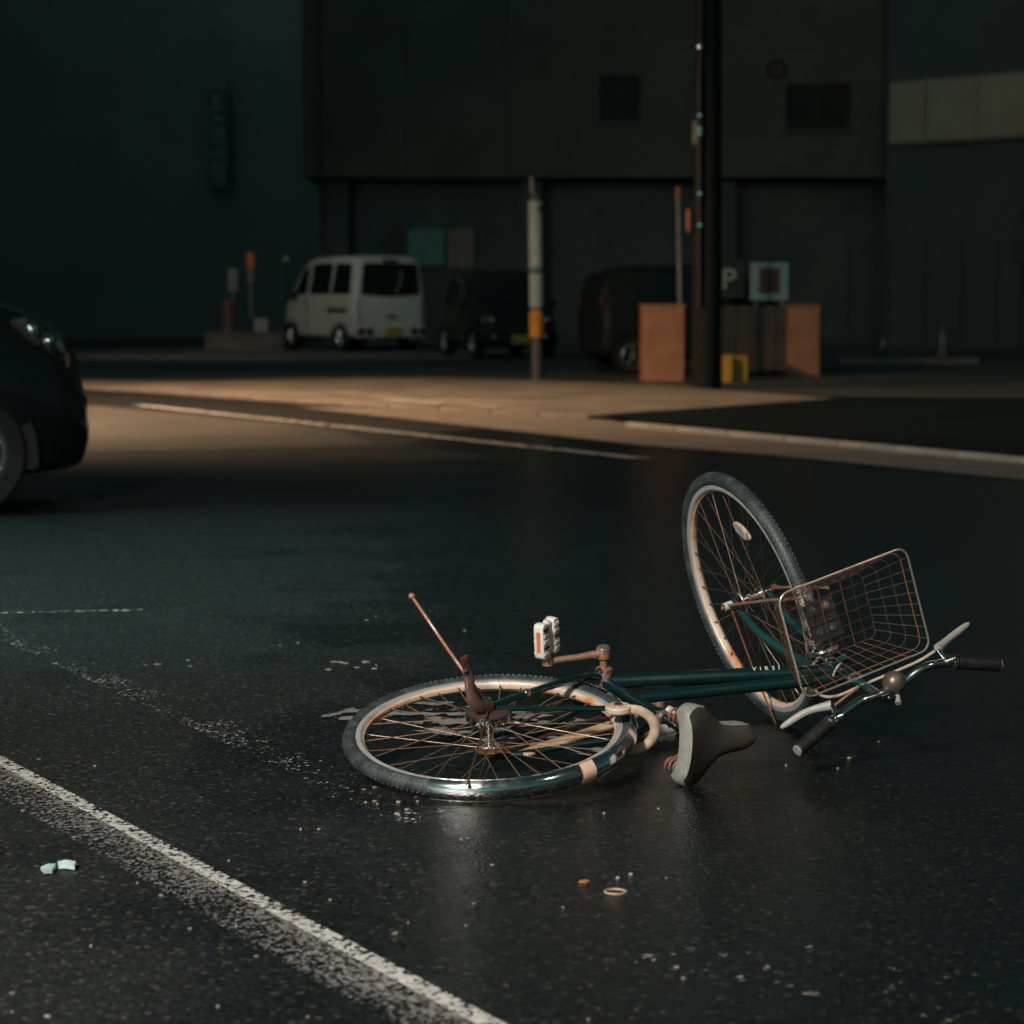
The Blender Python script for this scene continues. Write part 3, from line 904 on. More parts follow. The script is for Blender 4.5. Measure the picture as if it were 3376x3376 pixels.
# stem and handlebar
BC = Vector((0.788, 0, 0.630))
MB().tube(smooth_path([A0 + S_AX * 0.535, A0 + S_AX * 0.64, A0 + S_AX * 0.685 + N_AX * 0.008, BC + Vector((0.0, 0, -0.002))], 6), 0.0120, 14).build('stem', M['chrome'], bike, FR)
bar_pts = smooth_path([(0.752, -0.285, 0.650), (0.775, -0.23, 0.650), (0.802, -0.165, 0.650), (0.812, -0.10, 0.650), (0.797, -0.045, 0.635), (0.788, 0.0, 0.630), (0.790, 0.045, 0.632), (0.792, 0.085, 0.632), (0.776, 0.155, 0.630), (0.760, 0.22, 0.640), (0.744, 0.280, 0.652)], 6)
bar = MB().tube(bar_pts, 0.0112, 14).build('handlebar', M['chrome'], bike, FR)
for s, a, b2_, tip in ((1, (0.772, 0.172, 0.632), (0.743, 0.285, 0.653), 0), (-1, (0.798, -0.178, 0.650), (0.750, -0.292, 0.650), 0)):
    a, b2_ = Vector(a), Vector(b2_)
    pts, rs = [], []
    for k in range(25):
        pts.append(a + (b2_ - a) * (k / 24))
        rs.append(0.0165 + (0.0012 if k % 2 else 0.0) + (0.002 if k in (0, 1) else 0))
    gr = MB().tube(pts, rs, 14).build('grip', M['black_rubber'], bar, FR)
    MB().tube([b2_, b2_ + (b2_ - a).normalized() * 0.004], 0.0135, 14).build('grip_cap', M['lever'], bar, FR)
for s, clamp, base, mid, tip in ((1, (0.776, 0.150, 0.631), (0.803, 0.135, 0.585), (0.806, 0.19, 0.553), (0.790, 0.255, 0.524)),
                                 (-1, (0.804, -0.165, 0.650), (0.842, -0.150, 0.650), (0.852, -0.205, 0.622), (0.866, -0.275, 0.606))):
    clamp, base = Vector(clamp), Vector(base)
    lv = MB().tube(smooth_path([base, Vector(mid), Vector(tip)], 8), [0.0125, 0.0120, 0.0115, 0.0105, 0.010, 0.0095, 0.0092, 0.009, 0.009, 0.009, 0.009, 0.009, 0.0088, 0.0085, 0.008, 0.007, 0.004], 12, flat=(1.0, 0.75))
    lever = lv.build('brake_lever', M['lever'], bar, FR)
    MB().tube([clamp, clamp + (base - clamp) * 0.6, base], 0.0075, 10).build('lever_bracket', M['chrome'], bar, FR)
    MB().tube([clamp + Vector((0, -0.009, 0)), clamp + Vector((0, 0.009, 0))], 0.0150, 14).build('lever_clamp', M['chrome'], bar, FR)
    MB().ball(clamp + Vector((0.004, s * 0.012, 0.016)), 0.005, 8, 6).build('bolt', M['chrome'], bar, FR)
bell = MB().lathe([(0.0, 0.026), (0.012, 0.0245), (0.021, 0.019), (0.0265, 0.009), (0.028, -0.004), (0.0285, -0.010), (0.026, -0.010), (0.0, -0.006)], Vector((0.806, -0.012, 0.652)), 24, axis='z')
bell.build('bell', M['brass'], bar, FR)
MB().tube([(0.797, -0.012, 0.640), (0.770, -0.006, 0.655), (0.757, 0.004, 0.664)], [0.006, 0.005, 0.008], 8).build('bell_lever', M['lever'], bar, FR)
# cables
MB().tube(smooth_path([(0.84, -0.140, 0.652), (0.826, -0.10, 0.610), (0.812, 0.0, 0.520), (0.805, 0.070, 0.470), (0.826, 0.090, 0.420), (0.876, 0.055, 0.360), (0.905, 0.020, 0.372)], 8), 0.0036, 8).build('brake_cable', M['cable'], bike, FR)
MB().tube(smooth_path([(0.800, 0.130, 0.590), (0.806, 0.080, 0.560), (0.812, 0.020, 0.520), (0.815, -0.02, 0.46), (0.835, -0.01, 0.41)], 8), 0.0036, 8).build('brake_cable', material('rust_stained_cable', (0.36, 0.20, 0.11), 0.5, 0.1, (0.25, 0.12, 0.06), 20), bike, FR)
MB().tube(smooth_path([(0.840, 0.03, 0.43), (0.852, 0.045, 0.45), (0.868, 0.03, 0.455), (0.872, 0.01, 0.44)], 8), 0.0030, 8).build('brake_cable', M['cable'], bike, FR)
# front calliper
MB().tube(smooth_path([(0.905, 0.035, 0.315), (0.905, 0.030, 0.365), (0.905, 0.0, 0.378), (0.905, -0.030, 0.365), (0.905, -0.035, 0.315)], 5), 0.0065, 8).build('brake_calliper', M['old_chrome'], bike, FR)

# wire basket
def bk_pt(y, x, d):
    """d = 0 at the top rim, 1 at the floor; y and x run -1..1 (left is +, front is +)"""
    xr0, xr1, xf0, xf1 = 0.836, 1.100, 0.897, 1.066
    zr0, zr1, zf0, zf1 = 0.550, 0.606, 0.392, 0.432
    t = (x + 1) / 2
    X = (xr0 + (xr1 - xr0) * t) * (1 - d) + (xf0 + (xf1 - xf0) * t) * d
    Z = (zr0 + (zr1 - zr0) * t) * (1 - d) + (zf0 + (zf1 - zf0) * t) * d
    return Vector((X, y * (0.182 * (1 - d) + 0.128 * d), Z))
def ring_pts(d, rad=0.16):
    out = []
    for (cy, cx, a0) in ((1, 1, 0), (1, -1, 90), (-1, -1, 180), (-1, 1, 270)):
        for j in range(5):
            g = math.radians(a0 + 22.5 * j)
            ux, uy = (math.cos(g), math.sin(g))
            out.append(bk_pt(cy * (1 - rad) + rad * uy, cx * (1 - rad * 1.3) + rad * 1.3 * ux, d))
    return out
bs = MB().tube(ring_pts(0.0), 0.0027, 8, closed=True).build('basket', material('worn_basket_rim', (0.62, 0.56, 0.48), 0.32, 0.85, (0.42, 0.32, 0.24), 22, 0.5, 0.7, 0.5), bike, FR)
MB().tube(ring_pts(0.16), 0.0016, 8, closed=True).build('wire', M['rust'], bs, FR)
MB().tube(ring_pts(0.42), 0.0012, 6, closed=True).build('wire', M['dark_rust'], bs, FR)
MB().tube(ring_pts(0.70), 0.0012, 6, closed=True).build('wire', M['dark_rust'], bs, FR)
MB().tube(ring_pts(1.0), 0.0014, 8, closed=True).build('wire', M['dark_rust'], bs, FR)
for s in (1, -1):
    for k in range(8):
        x = -0.80 + 1.60 * k / 7
        rod('wire', ME_WIRE if s < 0 else ME_WIRE_D, bk_pt(s, x, 0), bk_pt(s, x, 1), 0.0010, bs, S4)
    for k in range(10):
        y = -0.84 + 1.68 * k / 9
        rod('wire', ME_WIRE_D if s > 0 else (ME_WIRE if k % 3 == 0 else ME_WIRE_R), bk_pt(y, s, 0), bk_pt(y, s, 1), 0.0010, bs, S4)
for k in range(7):
    y = -0.75 + 1.5 * k / 6
    rod('wire', ME_WIRE_R if k % 2 else ME_WIRE_D, bk_pt(y, 1, 1), bk_pt(y, -1, 1), 0.0010, bs, S4)
for k in range(5):
    x = -0.7 + 1.4 * k / 4
    rod('wire', ME_WIRE_D, bk_pt(1, x, 1), bk_pt(-1, x, 1), 0.0010, bs, S4)
for s_y in (1, -1):
    MB().tube([ax + Vector((0.002, s_y * 0.070, 0.005)), ax + Vector((-0.006, s_y * 0.052, 0.26)), ax + Vector((-0.016, s_y * 0.040, 0.405))], 0.0040, 8).build('basket_leg', M['copper_rust'], bs, FR)
plate = MB().box((0.985, 0.0, 0.402), (0.10, 0.085, 0.004)).build('basket_bracket', M['black_metal'], bs, FR)
for (x, y) in ((1.02, 0.022), (1.02, -0.018), (0.96, 0.022), (0.96, -0.018)):
    MB().lathe([(0.0, 0.012), (0.004, 0.012), (0.006, 0.009), (0.0095, 0.009), (0.0095, 0.006)], (x, y, 0.398), 14, axis='z').build('bolt', M['old_chrome'], bs, FR)

# ------------------------------------------------------------------ vehicles
M['black_paint'] = material('black_car_paint', (0.010, 0.013, 0.0135), 0.16, 0.1, (0.011, 0.014, 0.0145), 3, coat=0.4, spec=0.35)
M['dark_paint'] = material('dark_car_paint', (0.022, 0.027, 0.027), 0.5, 0.0, (0.018, 0.022, 0.022), 3, coat=0.05, spec=0.2)
M['van_paint'] = material('white_van_paint', (0.62, 0.62, 0.58), 0.35, 0, (0.50, 0.49, 0.45), 1.5, 0.35, 0.7, coat=0.3)
M['glass'] = material('dark_car_glass', (0.008, 0.010, 0.010), 0.08, 0, (0.012, 0.014, 0.014), 2, spec=0.7)
M['car_rubber'] = material('car_tyre_rubber', (0.009, 0.009, 0.009), 0.7, 0, (0.014, 0.0135, 0.013), 10)
M['alloy'] = material('alloy_rim', (0.55, 0.55, 0.54), 0.28, 0.85, (0.40, 0.39, 0.37), 12)
M['dark_trim'] = material('black_plastic_trim', (0.014, 0.015, 0.015), 0.5, 0, (0.02, 0.02, 0.02), 10)
M['lamp_glass'] = material('headlamp_reflector', (0.40, 0.38, 0.36), 0.25, 0.7, (0.05, 0.045, 0.042), 16, 0.42, 0.56)
M['dull_brown_lens'] = material('dull_amber_lens', (0.20, 0.10, 0.065), 0.3)
M['tail_red'] = material('tail_lamp_red', (0.07, 0.010, 0.009), 0.3, 0, (0.05, 0.008, 0.008), 10)
M['plate_yellow'] = material('yellow_number_plate', (0.55, 0.33, 0.05), 0.45, 0, (0.46, 0.26, 0.04), 30)

def lerp_st(sts, x):
    for a, b in zip(sts, sts[1:]):
        if a[0] <= x <= b[0]:
            t = (x - a[0]) / (b[0] - a[0])
            return [u + (v - u) * t for u, v in zip(a, b)]
    return list(sts[0] if x < sts[0][0] else sts[-1])

def section(st):
    x, zb, zbelt, ztop, wb, wm, wbelt, wtop = st
    return [(0, zb), (wb * 0.85, zb), (wb, zb + 0.06), (wm, zb + (zbelt - zb) * 0.45), (wm, zb + (zbelt - zb) * 0.72), (wbelt, zbelt),
            (wtop + (wbelt - wtop) * 0.12, zbelt + (ztop - zbelt) * 0.86), (wtop - 0.05, zbelt + (ztop - zbelt) * 0.96 ), (wtop * 0.6, ztop), (0, ztop + 0.012)]

def car_body(sts):
    mb = MB()
    n = None
    vs, fs = [], []
    for st in sts:
        h = section(st)
        ring = [(st[0], y, z) for y, z in h] + [(st[0], -y, z) for y, z in reversed(h[1:-1])]
        n = len(ring)
        vs += ring
    for i in range(len(sts) - 1):
        for k in range(n):
            l = (k + 1) % n
            fs.append((i * n + k, i * n + l, (i + 1) * n + l, (i + 1) * n + k))
    fs.append(tuple(range(n)))
    fs.append(tuple((len(sts) - 1) * n + k for k in range(n)))
    return mb.add(vs, fs)

def side_pt(sts, x, t, s, off=0.006):
    """point on the upper side of the body: t 0 at the belt line, 1 at the roof edge"""
    st = lerp_st(sts, x)
    zbelt, ztop, wbelt, wtop = st[2], st[3], st[6], st[7]
    y = wbelt + (wtop + (wbelt - wtop) * 0.12 - wbelt) * t
    return Vector((x, s * (y + off), zbelt + (ztop - zbelt) * 0.86 * t))

def car_window(sts, quad, s, mat, parent, name='window'):
    mb = MB()
    for a, b in ((0.006, 0),):
        p = [side_pt(sts, x, t, s, 0.008) for x, t in quad]
        q = [side_pt(sts, x, t, s, -0.010) for x, t in quad]
        n = len(p)
        mb.add(p + q, [tuple(range(n)), tuple(range(2 * n - 1, n - 1, -1))] + [(i, (i + 1) % n, (i + 1) % n + n, i + n) for i in range(n)])
    return mb.build(name, mat, parent, smooth=False)

def car_wheel(root, x, y, r, rim_r, s, rim_mat, spokes=5, arch=True):
    c = Vector((x, y, r))
    w = MB().lathe([(rim_r, -0.09), (r - 0.02, -0.095), (r, -0.075), (r, 0.075), (r - 0.02, 0.095), (rim_r, 0.09)], c, 32, closed=True).build('wheel', M['car_rubber'], root)
    rim = MB()
    f = s * 0.075
    rim.lathe([(rim_r + 0.004, f), (rim_r - 0.02, f + s * 0.012), (rim_r - 0.03, f), (rim_r - 0.03, f - s * 0.07)], c, 32)
    for k in range(spokes):
        g = 6.283 * k / spokes + 0.4
        d = Vector((math.cos(g), 0, math.sin(g)))
        rim.tube([c + d * 0.02 + Vector((0, f, 0)), c + d * (rim_r - 0.025) + Vector((0, f, 0))], [0.034, 0.024], 6, flat=(1.0, 0.5))
    rim.lathe([(0.0, f + s * 0.012), (0.035, f + s * 0.010), (0.045, f - s * 0.01)], c, 16)
    rim.build('rim', rim_mat, w)
    MB().disc(rim_r - 0.03, f - s * 0.06, c, 24).build('brake_disc', M['dark_trim'], w)
    if arch:
        a = MB()
        a.lathe([(r + 0.048, s * 0.094), (r + 0.056, s * 0.100), (r + 0.062, s * 0.088), (r + 0.05, s * 0.06)], c, 24, math.radians(-12), math.radians(192), closed=True)
        a.build('wheel_arch', arch if arch is not True else M['dark_trim'], root)
        MB().lathe([(0.0, s * 0.06), (r + 0.05, s * 0.06)], c, 24, math.radians(-14), math.radians(194)).build('arch_shadow_liner', M['dark_trim'], root)
    return w

# --- black car at the left edge, heading right; origin under the front axle
th = math.radians(20)
car = empty('black_car', (-3.12, 13.68, 0), th, 'glossy black car at the left edge with only its nose showing', 'car')
st = [(-3.55, 0.35, 0.95, 1.02, 0.60, 0.66, 0.62, 0.50), (-3.45, 0.26, 1.00, 1.30, 0.74, 0.80, 0.76, 0.58), (-3.1, 0.22, 1.03, 1.58, 0.80, 0.86, 0.83, 0.62), (-2.2, 0.20, 1.03, 1.66, 0.82, 0.875, 0.85, 0.64),
      (-1.1, 0.20, 1.02, 1.66, 0.82, 0.875, 0.85, 0.63), (-0.45, 0.20, 1.02, 1.52, 0.82, 0.875, 0.84, 0.62), (0.05, 0.20, 1.02, 1.20, 0.82, 0.87, 0.82, 0.66), (0.25, 0.20, 0.98, 1.115, 0.81, 0.865, 0.80, 0.68),
      (0.50, 0.21, 0.86, 1.05, 0.78, 0.83, 0.75, 0.64), (0.68, 0.22, 0.74, 0.96, 0.70, 0.755, 0.68, 0.56), (0.80, 0.24, 0.62, 0.82, 0.58, 0.65, 0.57, 0.46), (0.855, 0.28, 0.52, 0.64, 0.46, 0.52, 0.46, 0.38)]
st = [((q[0] * 0.83 if q[0] > 0 else q[0]),) + q[1:] for q in st]
car_body(st).build('body', M['black_paint'], car, angle=28)
for x in (0.0, -2.65):
    for s in (1, -1):
        car_wheel(car, x, s * 0.775, 0.325, 0.225, s, M['alloy'], 7, M['black_paint'])
for s in (1, -1):
    hl = MB()
    quad = [(0.295, 0.785, 1.010), (0.325, 0.770, 1.035), (0.42, 0.730, 1.000), (0.545, 0.660, 0.895), (0.590, 0.640, 0.800), (0.535, 0.695, 0.800), (0.42, 0.775, 0.885)]
    p = [Vector((x, s * y, z)) for x, y, z in quad]
    q = [Vector((x - 0.05, s * (y - 0.07), z - 0.01)) for x, y, z in quad]
    n = len(p)
    hl.add(p + q, [tuple(range(n)), tuple(range(2 * n - 1, n - 1, -1))] + [(i, (i + 1) % n, (i + 1) % n + n, i + n) for i in range(n)])
    h = hl.build('headlight', M['lamp_glass'], car, smooth=False)
    for bx, by, bz, br in ((0.375, 0.748, 0.965, 0.036), (0.465, 0.712, 0.905, 0.032)):
        MB().ball((bx, s * (by + 0.012), bz), (br, 0.03, br), 12, 8).build('bulb', M['chrome'], h)
    MB().box((0.575, s * 0.655, 0.800), (0.015, 0.015, 0.07)).build('turn_lamp', M['dull_brown_lens'], h)
    car_window(st, [(-0.42, 0.10), (-0.55, 0.80), (-1.25, 0.94), (-1.25, 0.06)], s, M['glass'], car)
    car_window(st, [(-1.33, 0.06), (-1.33, 0.94), (-2.25, 0.94), (-2.25, 0.06)], s, M['glass'], car)
    car_window(st, [(-2.33, 0.06), (-2.33, 0.94), (-3.0, 0.85), (-3.1, 0.06)], s, M['glass'], car)
    MB().tube([side_pt(st, x, 0.0, s, 0.008) for x in (-0.05, -0.4, -1.2, -2.2, -3.1)], 0.010, 6).build('belt_trim', M['chrome'], car)
    MB().ball((-0.35, s * 0.98, 1.10), (0.08, 0.10, 0.07), 12, 8).build('mirror', M['black_paint'], car)
    MB().box((-1.16, s * 0.88, 0.90), (0.20, 0.03, 0.03)).build('door_handle', M['chrome'], car, bevel=0.008)
    MB().box((-3.44, s * 0.66, 0.95), (0.16, 0.12, 0.24)).build('tail_lamp', M['tail_red'], car, bevel=0.02)
ws = MB().add([(-0.50, 0.60, 1.545), (-0.50, -0.60, 1.545), (0.02, -0.66, 1.235), (0.02, 0.66, 1.235)], [(0, 1, 2, 3)]).build('windscreen', M['glass'], car)
MB().box((0.712, 0, 0.55), (0.03, 0.80, 0.10)).build('grille', M['dark_trim'], car, bevel=0.01)
MB().box((0.725, 0, 0.36), (0.02, 0.33, 0.165)).build('number_plate', M['white_plastic'], car)

# --- white kei van seen from behind; origin under the middle of its rear face
vp = ground(1287, 1160)
van = empty('van', (vp.x, vp.y, 0), math.radians(90 + 30), 'small boxy white van parked with its rear to the camera', 'van')
van.scale = (1.04, 1.10, 1.02)
vs_ = [(0.0, 0.34, 1.10, 1.72, 0.66, 0.685, 0.67, 0.58), (0.04, 0.30, 1.10, 1.83, 0.70, 0.735, 0.72, 0.60), (0.16, 0.27, 1.10, 1.89, 0.715, 0.7375, 0.73, 0.63), (1.2, 0.26, 1.10, 1.905, 0.715, 0.7375, 0.73, 0.635), (2.1, 0.26, 1.10, 1.88, 0.715, 0.7375, 0.73, 0.62),
       (2.42, 0.26, 1.10, 1.80, 0.715, 0.7375, 0.73, 0.60), (2.75, 0.26, 1.08, 1.46, 0.71, 0.735, 0.72, 0.62), (2.98, 0.26, 1.02, 1.14, 0.70, 0.73, 0.71, 0.64), (3.18, 0.27, 0.93, 1.05, 0.68, 0.71, 0.68, 0.60), (3.30, 0.32, 0.74, 0.90, 0.60, 0.64, 0.60, 0.52)]
car_body(vs_).build('body', M['van_paint'], van, angle=35)
for x in (0.62, 2.85):
    for s in (1, -1):
        car_wheel(van, x, s * 0.655, 0.28, 0.165, s, M['alloy'], 6, True)
rw = MB()
ol = [(-0.60, 1.16), (-0.56, 1.12), (0.0, 1.085), (0.56, 1.12), (0.60, 1.16), (0.555, 1.70), (0.51, 1.745), (-0.51, 1.745), (-0.555, 1.70)]
rw.prism(ol, lambda u, v, d: Vector((d + 0.010 * (v - 1.1) , u, v)), -0.012, 0.03)
rwin = rw.build('rear_window', M['glass'], van, smooth=False)
MB().tube([(-0.020, -0.10, 1.14), (-0.016, -0.22, 1.40), (-0.012, -0.24, 1.60)], 0.012, 6).build('wiper', M['lever'], rwin)
MB().box((-0.01, 0.02, 1.80), (0.06, 0.30, 0.045)).build('brake_lamp', M['dark_trim'], van, bevel=0.01)
MB().box((-0.035, 0, 0.40), (0.10, 1.43, 0.24)).build('bumper', M['van_paint'], van, bevel=0.03)
for s in (1, -1):
    for k, (y, m_) in enumerate(((0.635, 'tail_red'), (0.455, 'dark_rust'))):
        MB().lathe([(0.0, -0.100), (0.070, -0.098), (0.080, -0.085), (0.080, -0.06)], (0.0, s * y, 0.405), 20, axis='x').build('tail_lamp', M[m_], van)
pl_ = MB().box((-0.092, -0.03, 0.40), (0.012, 0.34, 0.17)).build('number_plate', M['plate_yellow'], van)
MB().box((-0.012, -0.02, 0.69), (0.02, 0.18, 0.055)).build('tailgate_handle', M['dark_trim'], van, bevel=0.01)
for s in (1, -1):
    car_window(vs_, [(0.20, 0.06), (0.24, 0.93), (0.92, 0.95), (1.00, 0.05)], s, M['glass'], van)
    car_window(vs_, [(1.10, 0.05), (1.06, 0.95), (1.95, 0.95), (2.00, 0.05)], s, M['glass'], van)
    car_window(vs_, [(2.16, 0.05), (2.12, 0.90), (2.42, 0.86), (2.76, 0.10)], s, M['glass'], van)
    MB().box((0.75, s * 0.742, 0.82), (0.85, 0.014, 0.085)).build('side_rail', M['dark_trim'], van)
    MB().box((2.15, s * 0.745, 0.98), (0.14, 0.02, 0.04)).build('door_handle', M['dark_trim'], van)
    MB().ball((2.55, s * 0.86, 1.12), (0.06, 0.10, 0.09), 10, 6).build('mirror', M['dark_trim'], van)
for s in (1, -1):
    for xg in (1.04, 2.08):
        MB().box((xg, s * 0.7400, 0.70), (0.014, 0.006, 0.78)).build('door_seam', M['dark_trim'], van)
    MB().box((-0.004, s * 0.655, 0.80), (0.012, 0.014, 0.56)).build('tailgate_seam', M['dark_trim'], van)
MB().box((-0.02, -0.45, 0.24), (0.14, 0.05, 0.05)).build('exhaust', M['lever'], van, bevel=0.01)
MB().add([(2.46, 0.58, 1.77), (2.46, -0.58, 1.77), (2.97, -0.64, 1.16), (2.97, 0.64, 1.16)], [(0, 1, 2, 3)]).build('windscreen', M['glass'], van)

def small_car(loc, rz, label, plate):
    """dark hatchback; origin under the middle of its front face, x points forward"""
    e = empty('parked_car', loc, rz, label, 'car', 'dark cars parked behind the pavement')
    s_ = [(-3.38, 0.34, 0.92, 1.20, 0.62, 0.68, 0.64, 0.54), (-3.30, 0.28, 0.95, 1.45, 0.70, 0.73, 0.70, 0.56), (-2.9, 0.24, 0.95, 1.56, 0.71, 0.7375, 0.72, 0.60), (-1.6, 0.24, 0.94, 1.58, 0.71, 0.7375, 0.72, 0.60), (-1.15, 0.24, 0.93, 1.46, 0.71, 0.7375, 0.71, 0.60),
          (-0.72, 0.24, 0.92, 1.05, 0.71, 0.735, 0.70, 0.62), (-0.35, 0.24, 0.84, 0.95, 0.69, 0.72, 0.67, 0.58), (-0.10, 0.26, 0.70, 0.84, 0.62, 0.66, 0.60, 0.50), (0.0, 0.32, 0.55, 0.66, 0.50, 0.54, 0.50, 0.42)]
    car_body(s_).build('body', M['dark_paint'], e, angle=30)
    for x in (-0.62, -2.95):
        for s in (1, -1):
            car_wheel(e, x, s * 0.655, 0.275, 0.185, s, M['alloy'], 5, M['dark_paint'])
    for s in (1, -1):
        h = MB().ball((-0.17, s * 0.54, 0.70), (0.13, 0.15, 0.085), 14, 10).build('headlight', M['lamp_glass'], e)
        MB().ball((-0.055, s * 0.50, 0.70), (0.035, 0.05, 0.045), 10, 6).build('bulb', M['chrome'], h)
        MB().ball((-0.04, s * 0.47, 0.40), (0.05, 0.055, 0.05), 10, 6).build('fog_lamp', M['chrome'], e)
        car_window(s_, [(-0.85, 0.08), (-1.15, 0.85), (-1.85, 0.94), (-1.85, 0.06)], s, M['glass'], e)
        car_window(s_, [(-1.93, 0.06), (-1.93, 0.94), (-2.75, 0.92), (-2.95, 0.06)], s, M['glass'], e)
        MB().box((-3.36, s * 0.60, 1.00), (0.10, 0.10, 0.26)).build('tail_lamp', M['tail_red'], e, bevel=0.02)
        MB().ball((-0.95, s * 0.82, 1.00), (0.05, 0.09, 0.07), 10, 6).build('mirror', M['dark_paint'], e)
    MB().add([(-1.18, 0.56, 1.44), (-1.18, -0.56, 1.44), (-0.74, -0.62, 1.07), (-0.74, 0.62, 1.07)], [(0, 1, 2, 3)]).build('windscreen', M['glass'], e)
    if plate: MB().box((0.012, 0, 0.36), (0.012, 0.33, 0.165)).build('number_plate', M['plate_yellow'], e)
    return e
q = ground(1716, 1185)
small_car((q.x, q.y, 0), math.radians(-90 + 14), 'dark small car with a yellow number plate beside the white van', True)
hd = math.radians(14)
fw_ = Vector((math.cos(hd), math.sin(hd), 0))
lf_ = Vector((-fw_.y, fw_.x, 0))
q = ground(2082, 1250)
q = Vector((q.x, 35.9, 0)); q.x = (2082 - HALF) / F_PX * 35.9
small_car(q + lf_ * 0.655 + fw_ * 2.95, hd, 'black car half hidden behind the left orange pillar, one wheel showing', False)

# ------------------------------------------------------------------ buildings behind
M['facade'] = material('brown_facade', (0.115, 0.100, 0.085), 0.8, 0, (0.085, 0.075, 0.064), 0.5, 0.35, 0.7, bump=0.2, bscale=20)
M['recess'] = material('grey_ground_floor_tile', (0.085, 0.100, 0.098), 0.8, 0, (0.065, 0.078, 0.076), 0.8)
M['dark_facade'] = material('grey_facade_tile', (0.33, 0.33, 0.33), 0.8, 0, (0.28, 0.28, 0.28), 0.4)
M['wing'] = material('dark_slate_cladding', (0.085, 0.10, 0.10), 0.8, 0, (0.07, 0.085, 0.085), 0.4)
M['win_frame'] = material('window_frame_metal', (0.03, 0.03, 0.03), 0.6, 0.2)
M['win_glass'] = material('dusty_window_glass', (0.012, 0.015, 0.015), 0.55, 0, (0.016, 0.019, 0.019), 2, spec=0.25)
M['board'] = material('cream_sign_panel', (0.42, 0.36, 0.27), 0.6, 0, (0.34, 0.28, 0.20), 0.9, 0.35, 0.7)

bld = empty('building', (0, 58, 0), 0, 'brown building with a dark recessed ground floor behind the parking lot', 'building')
def XZ(px, py, Y): p = at(px, py, Y); return p.x, p.z
x0, z0 = XZ(1000, 585, 58)
x1, z1 = 9.3, 15.0
hole = []
wins = [XZ(2590, 430, 58) + XZ(2805, 275, 58), XZ(1975, 402, 58) + XZ(2112, 248, 58)]
# upper storeys as wall panels around real window openings
xs = sorted({x0, x1} | {w[0] for w in wins} | {w[2] for w in wins})
wl = MB()
for a, b in zip(xs, xs[1:]):
    wz = [w for w in wins if w[0] <= a + 1e-6 and b <= w[2] + 1e-6]
    cuts = [(z0, wz[0][1]), (wz[0][3], z1)] if wz else [(z0, z1)]
    for za, zb in cuts: wl.span(a, b, 0.0, 0.35, za, zb)
wl.span(x0, x1, 0.351, 12, z0 + 0.001, z1 - 0.001)
wl.build('wall', M['facade'], bld, smooth=False)
rl = MB().span(x0 + 0.3, x1, 0.9, 11.5, 0, z0 - 0.002).build('ground_floor_wall', M['recess'], bld, smooth=False)
for x in (x0 + 0.5, x0 + 5.0, x0 + 9.5):
    MB().span(x, x + 0.5, 0.42, 0.898, 0, z0 - 0.002).build('pillar', M['recess'], bld, smooth=False)
for (xa, za, xb, zb) in wins:
    w = MB()
    t = 0.07
    w.span(xa, xb, 0.10, 0.16, za, za + t).span(xa, xb, 0.10, 0.16, zb - t, zb).span(xa, xa + t, 0.101, 0.159, za + t, zb - t).span(xb - t, xb, 0.101, 0.159, za + t, zb - t)
    xm = (xa + xb) / 2
    w.span(xm - 0.03, xm + 0.03, 0.102, 0.158, za + t, zb - t)
    wo_ = w.build('window', M['win_frame'], bld, smooth=False)
    for a, b in ((xa + t, xm - 0.03), (xm + 0.03, xb - t)):
        MB().span(a, b, 0.125, 0.14, za + t, zb - t).build('pane', M['win_glass'], wo_, smooth=False)
vx, vz = XZ(2560, 228, 58)
vent = MB().lathe([(0.0, -0.05), (0.19, -0.05), (0.21, -0.09), (0.22, -0.06), (0.22, 0.02)], (vx, 0, vz), 28).build('round_vent', M['dark_trim'], bld)
MB().span(x0 + 0.2, x1 - 0.2, -0.03, -0.002, z0 + 0.02, z0 + 0.12).build('string_course', M['facade'], bld, smooth=False)
for k in range(1, 6):
    xj = x0 + k * (x1 - x0) / 6
    if not any(w[0] - 0.05 < xj < w[2] + 0.05 for w in wins):
        MB().span(xj - 0.012, xj + 0.012, -0.006, -0.001, z0 + 0.13, z1).build('panel_joint', M['dark_trim'], bld, smooth=False)
MB().span(x0, x1, -0.0065, -0.0015, z0 + 2.95, z0 + 2.97).build('panel_joint', M['dark_trim'], bld, smooth=False)
for (xa, za, xb, zb) in wins:
    MB().span(xa - 0.06, xb + 0.06, -0.09, 0.10, za - 0.06, za - 0.002).build('window_sill', M['facade'], bld, smooth=False)
MB().tube([(x0 + 0.35, -0.07, z0 + 0.05), (x0 + 0.35, -0.07, z1)], 0.05, 10).build('drain_pipe', M['facade'], bld)
# angled wing at the right with the cream panel band
wing = empty('corner_wing', (0, 0, 0), 0, 'angled dark building wing carrying the cream panels at the right edge', 'building')
pa, pb = at(2940, 270, 57), at(3376, 235, 54.3)
dv = Vector((pb.x - pa.x, pb.y - pa.y, 0))
dl = dv.length
dv.normalize()
nv = Vector((dv.y, -dv.x, 0))
if nv.y > 0: nv = -nv
o_ = Vector((pa.x, pa.y, 0)) - nv * 0.12
MB().prism([(-0.2, 0), (14, 0), (14, 14), (-0.2, 14)], lambda u, v, d: o_ + dv * u - nv * d + Vector((0, 0, v)), 0, 6).build('wall', M['wing'], wing, smooth=False)
sb = empty('panel_band', (pa.x, pa.y, 0), 0, 'band of cream panels with dark dividers high on the right', 'sign')
zt, zb_ = pa.z, at(2940, 480, 57).z
cuts = [0.0, (3065 - 2940) / 436 * dl * 1.02, (3237 - 2940) / 436 * dl * 1.01, dl + 0.55, dl + 1.9, dl + 3.2]
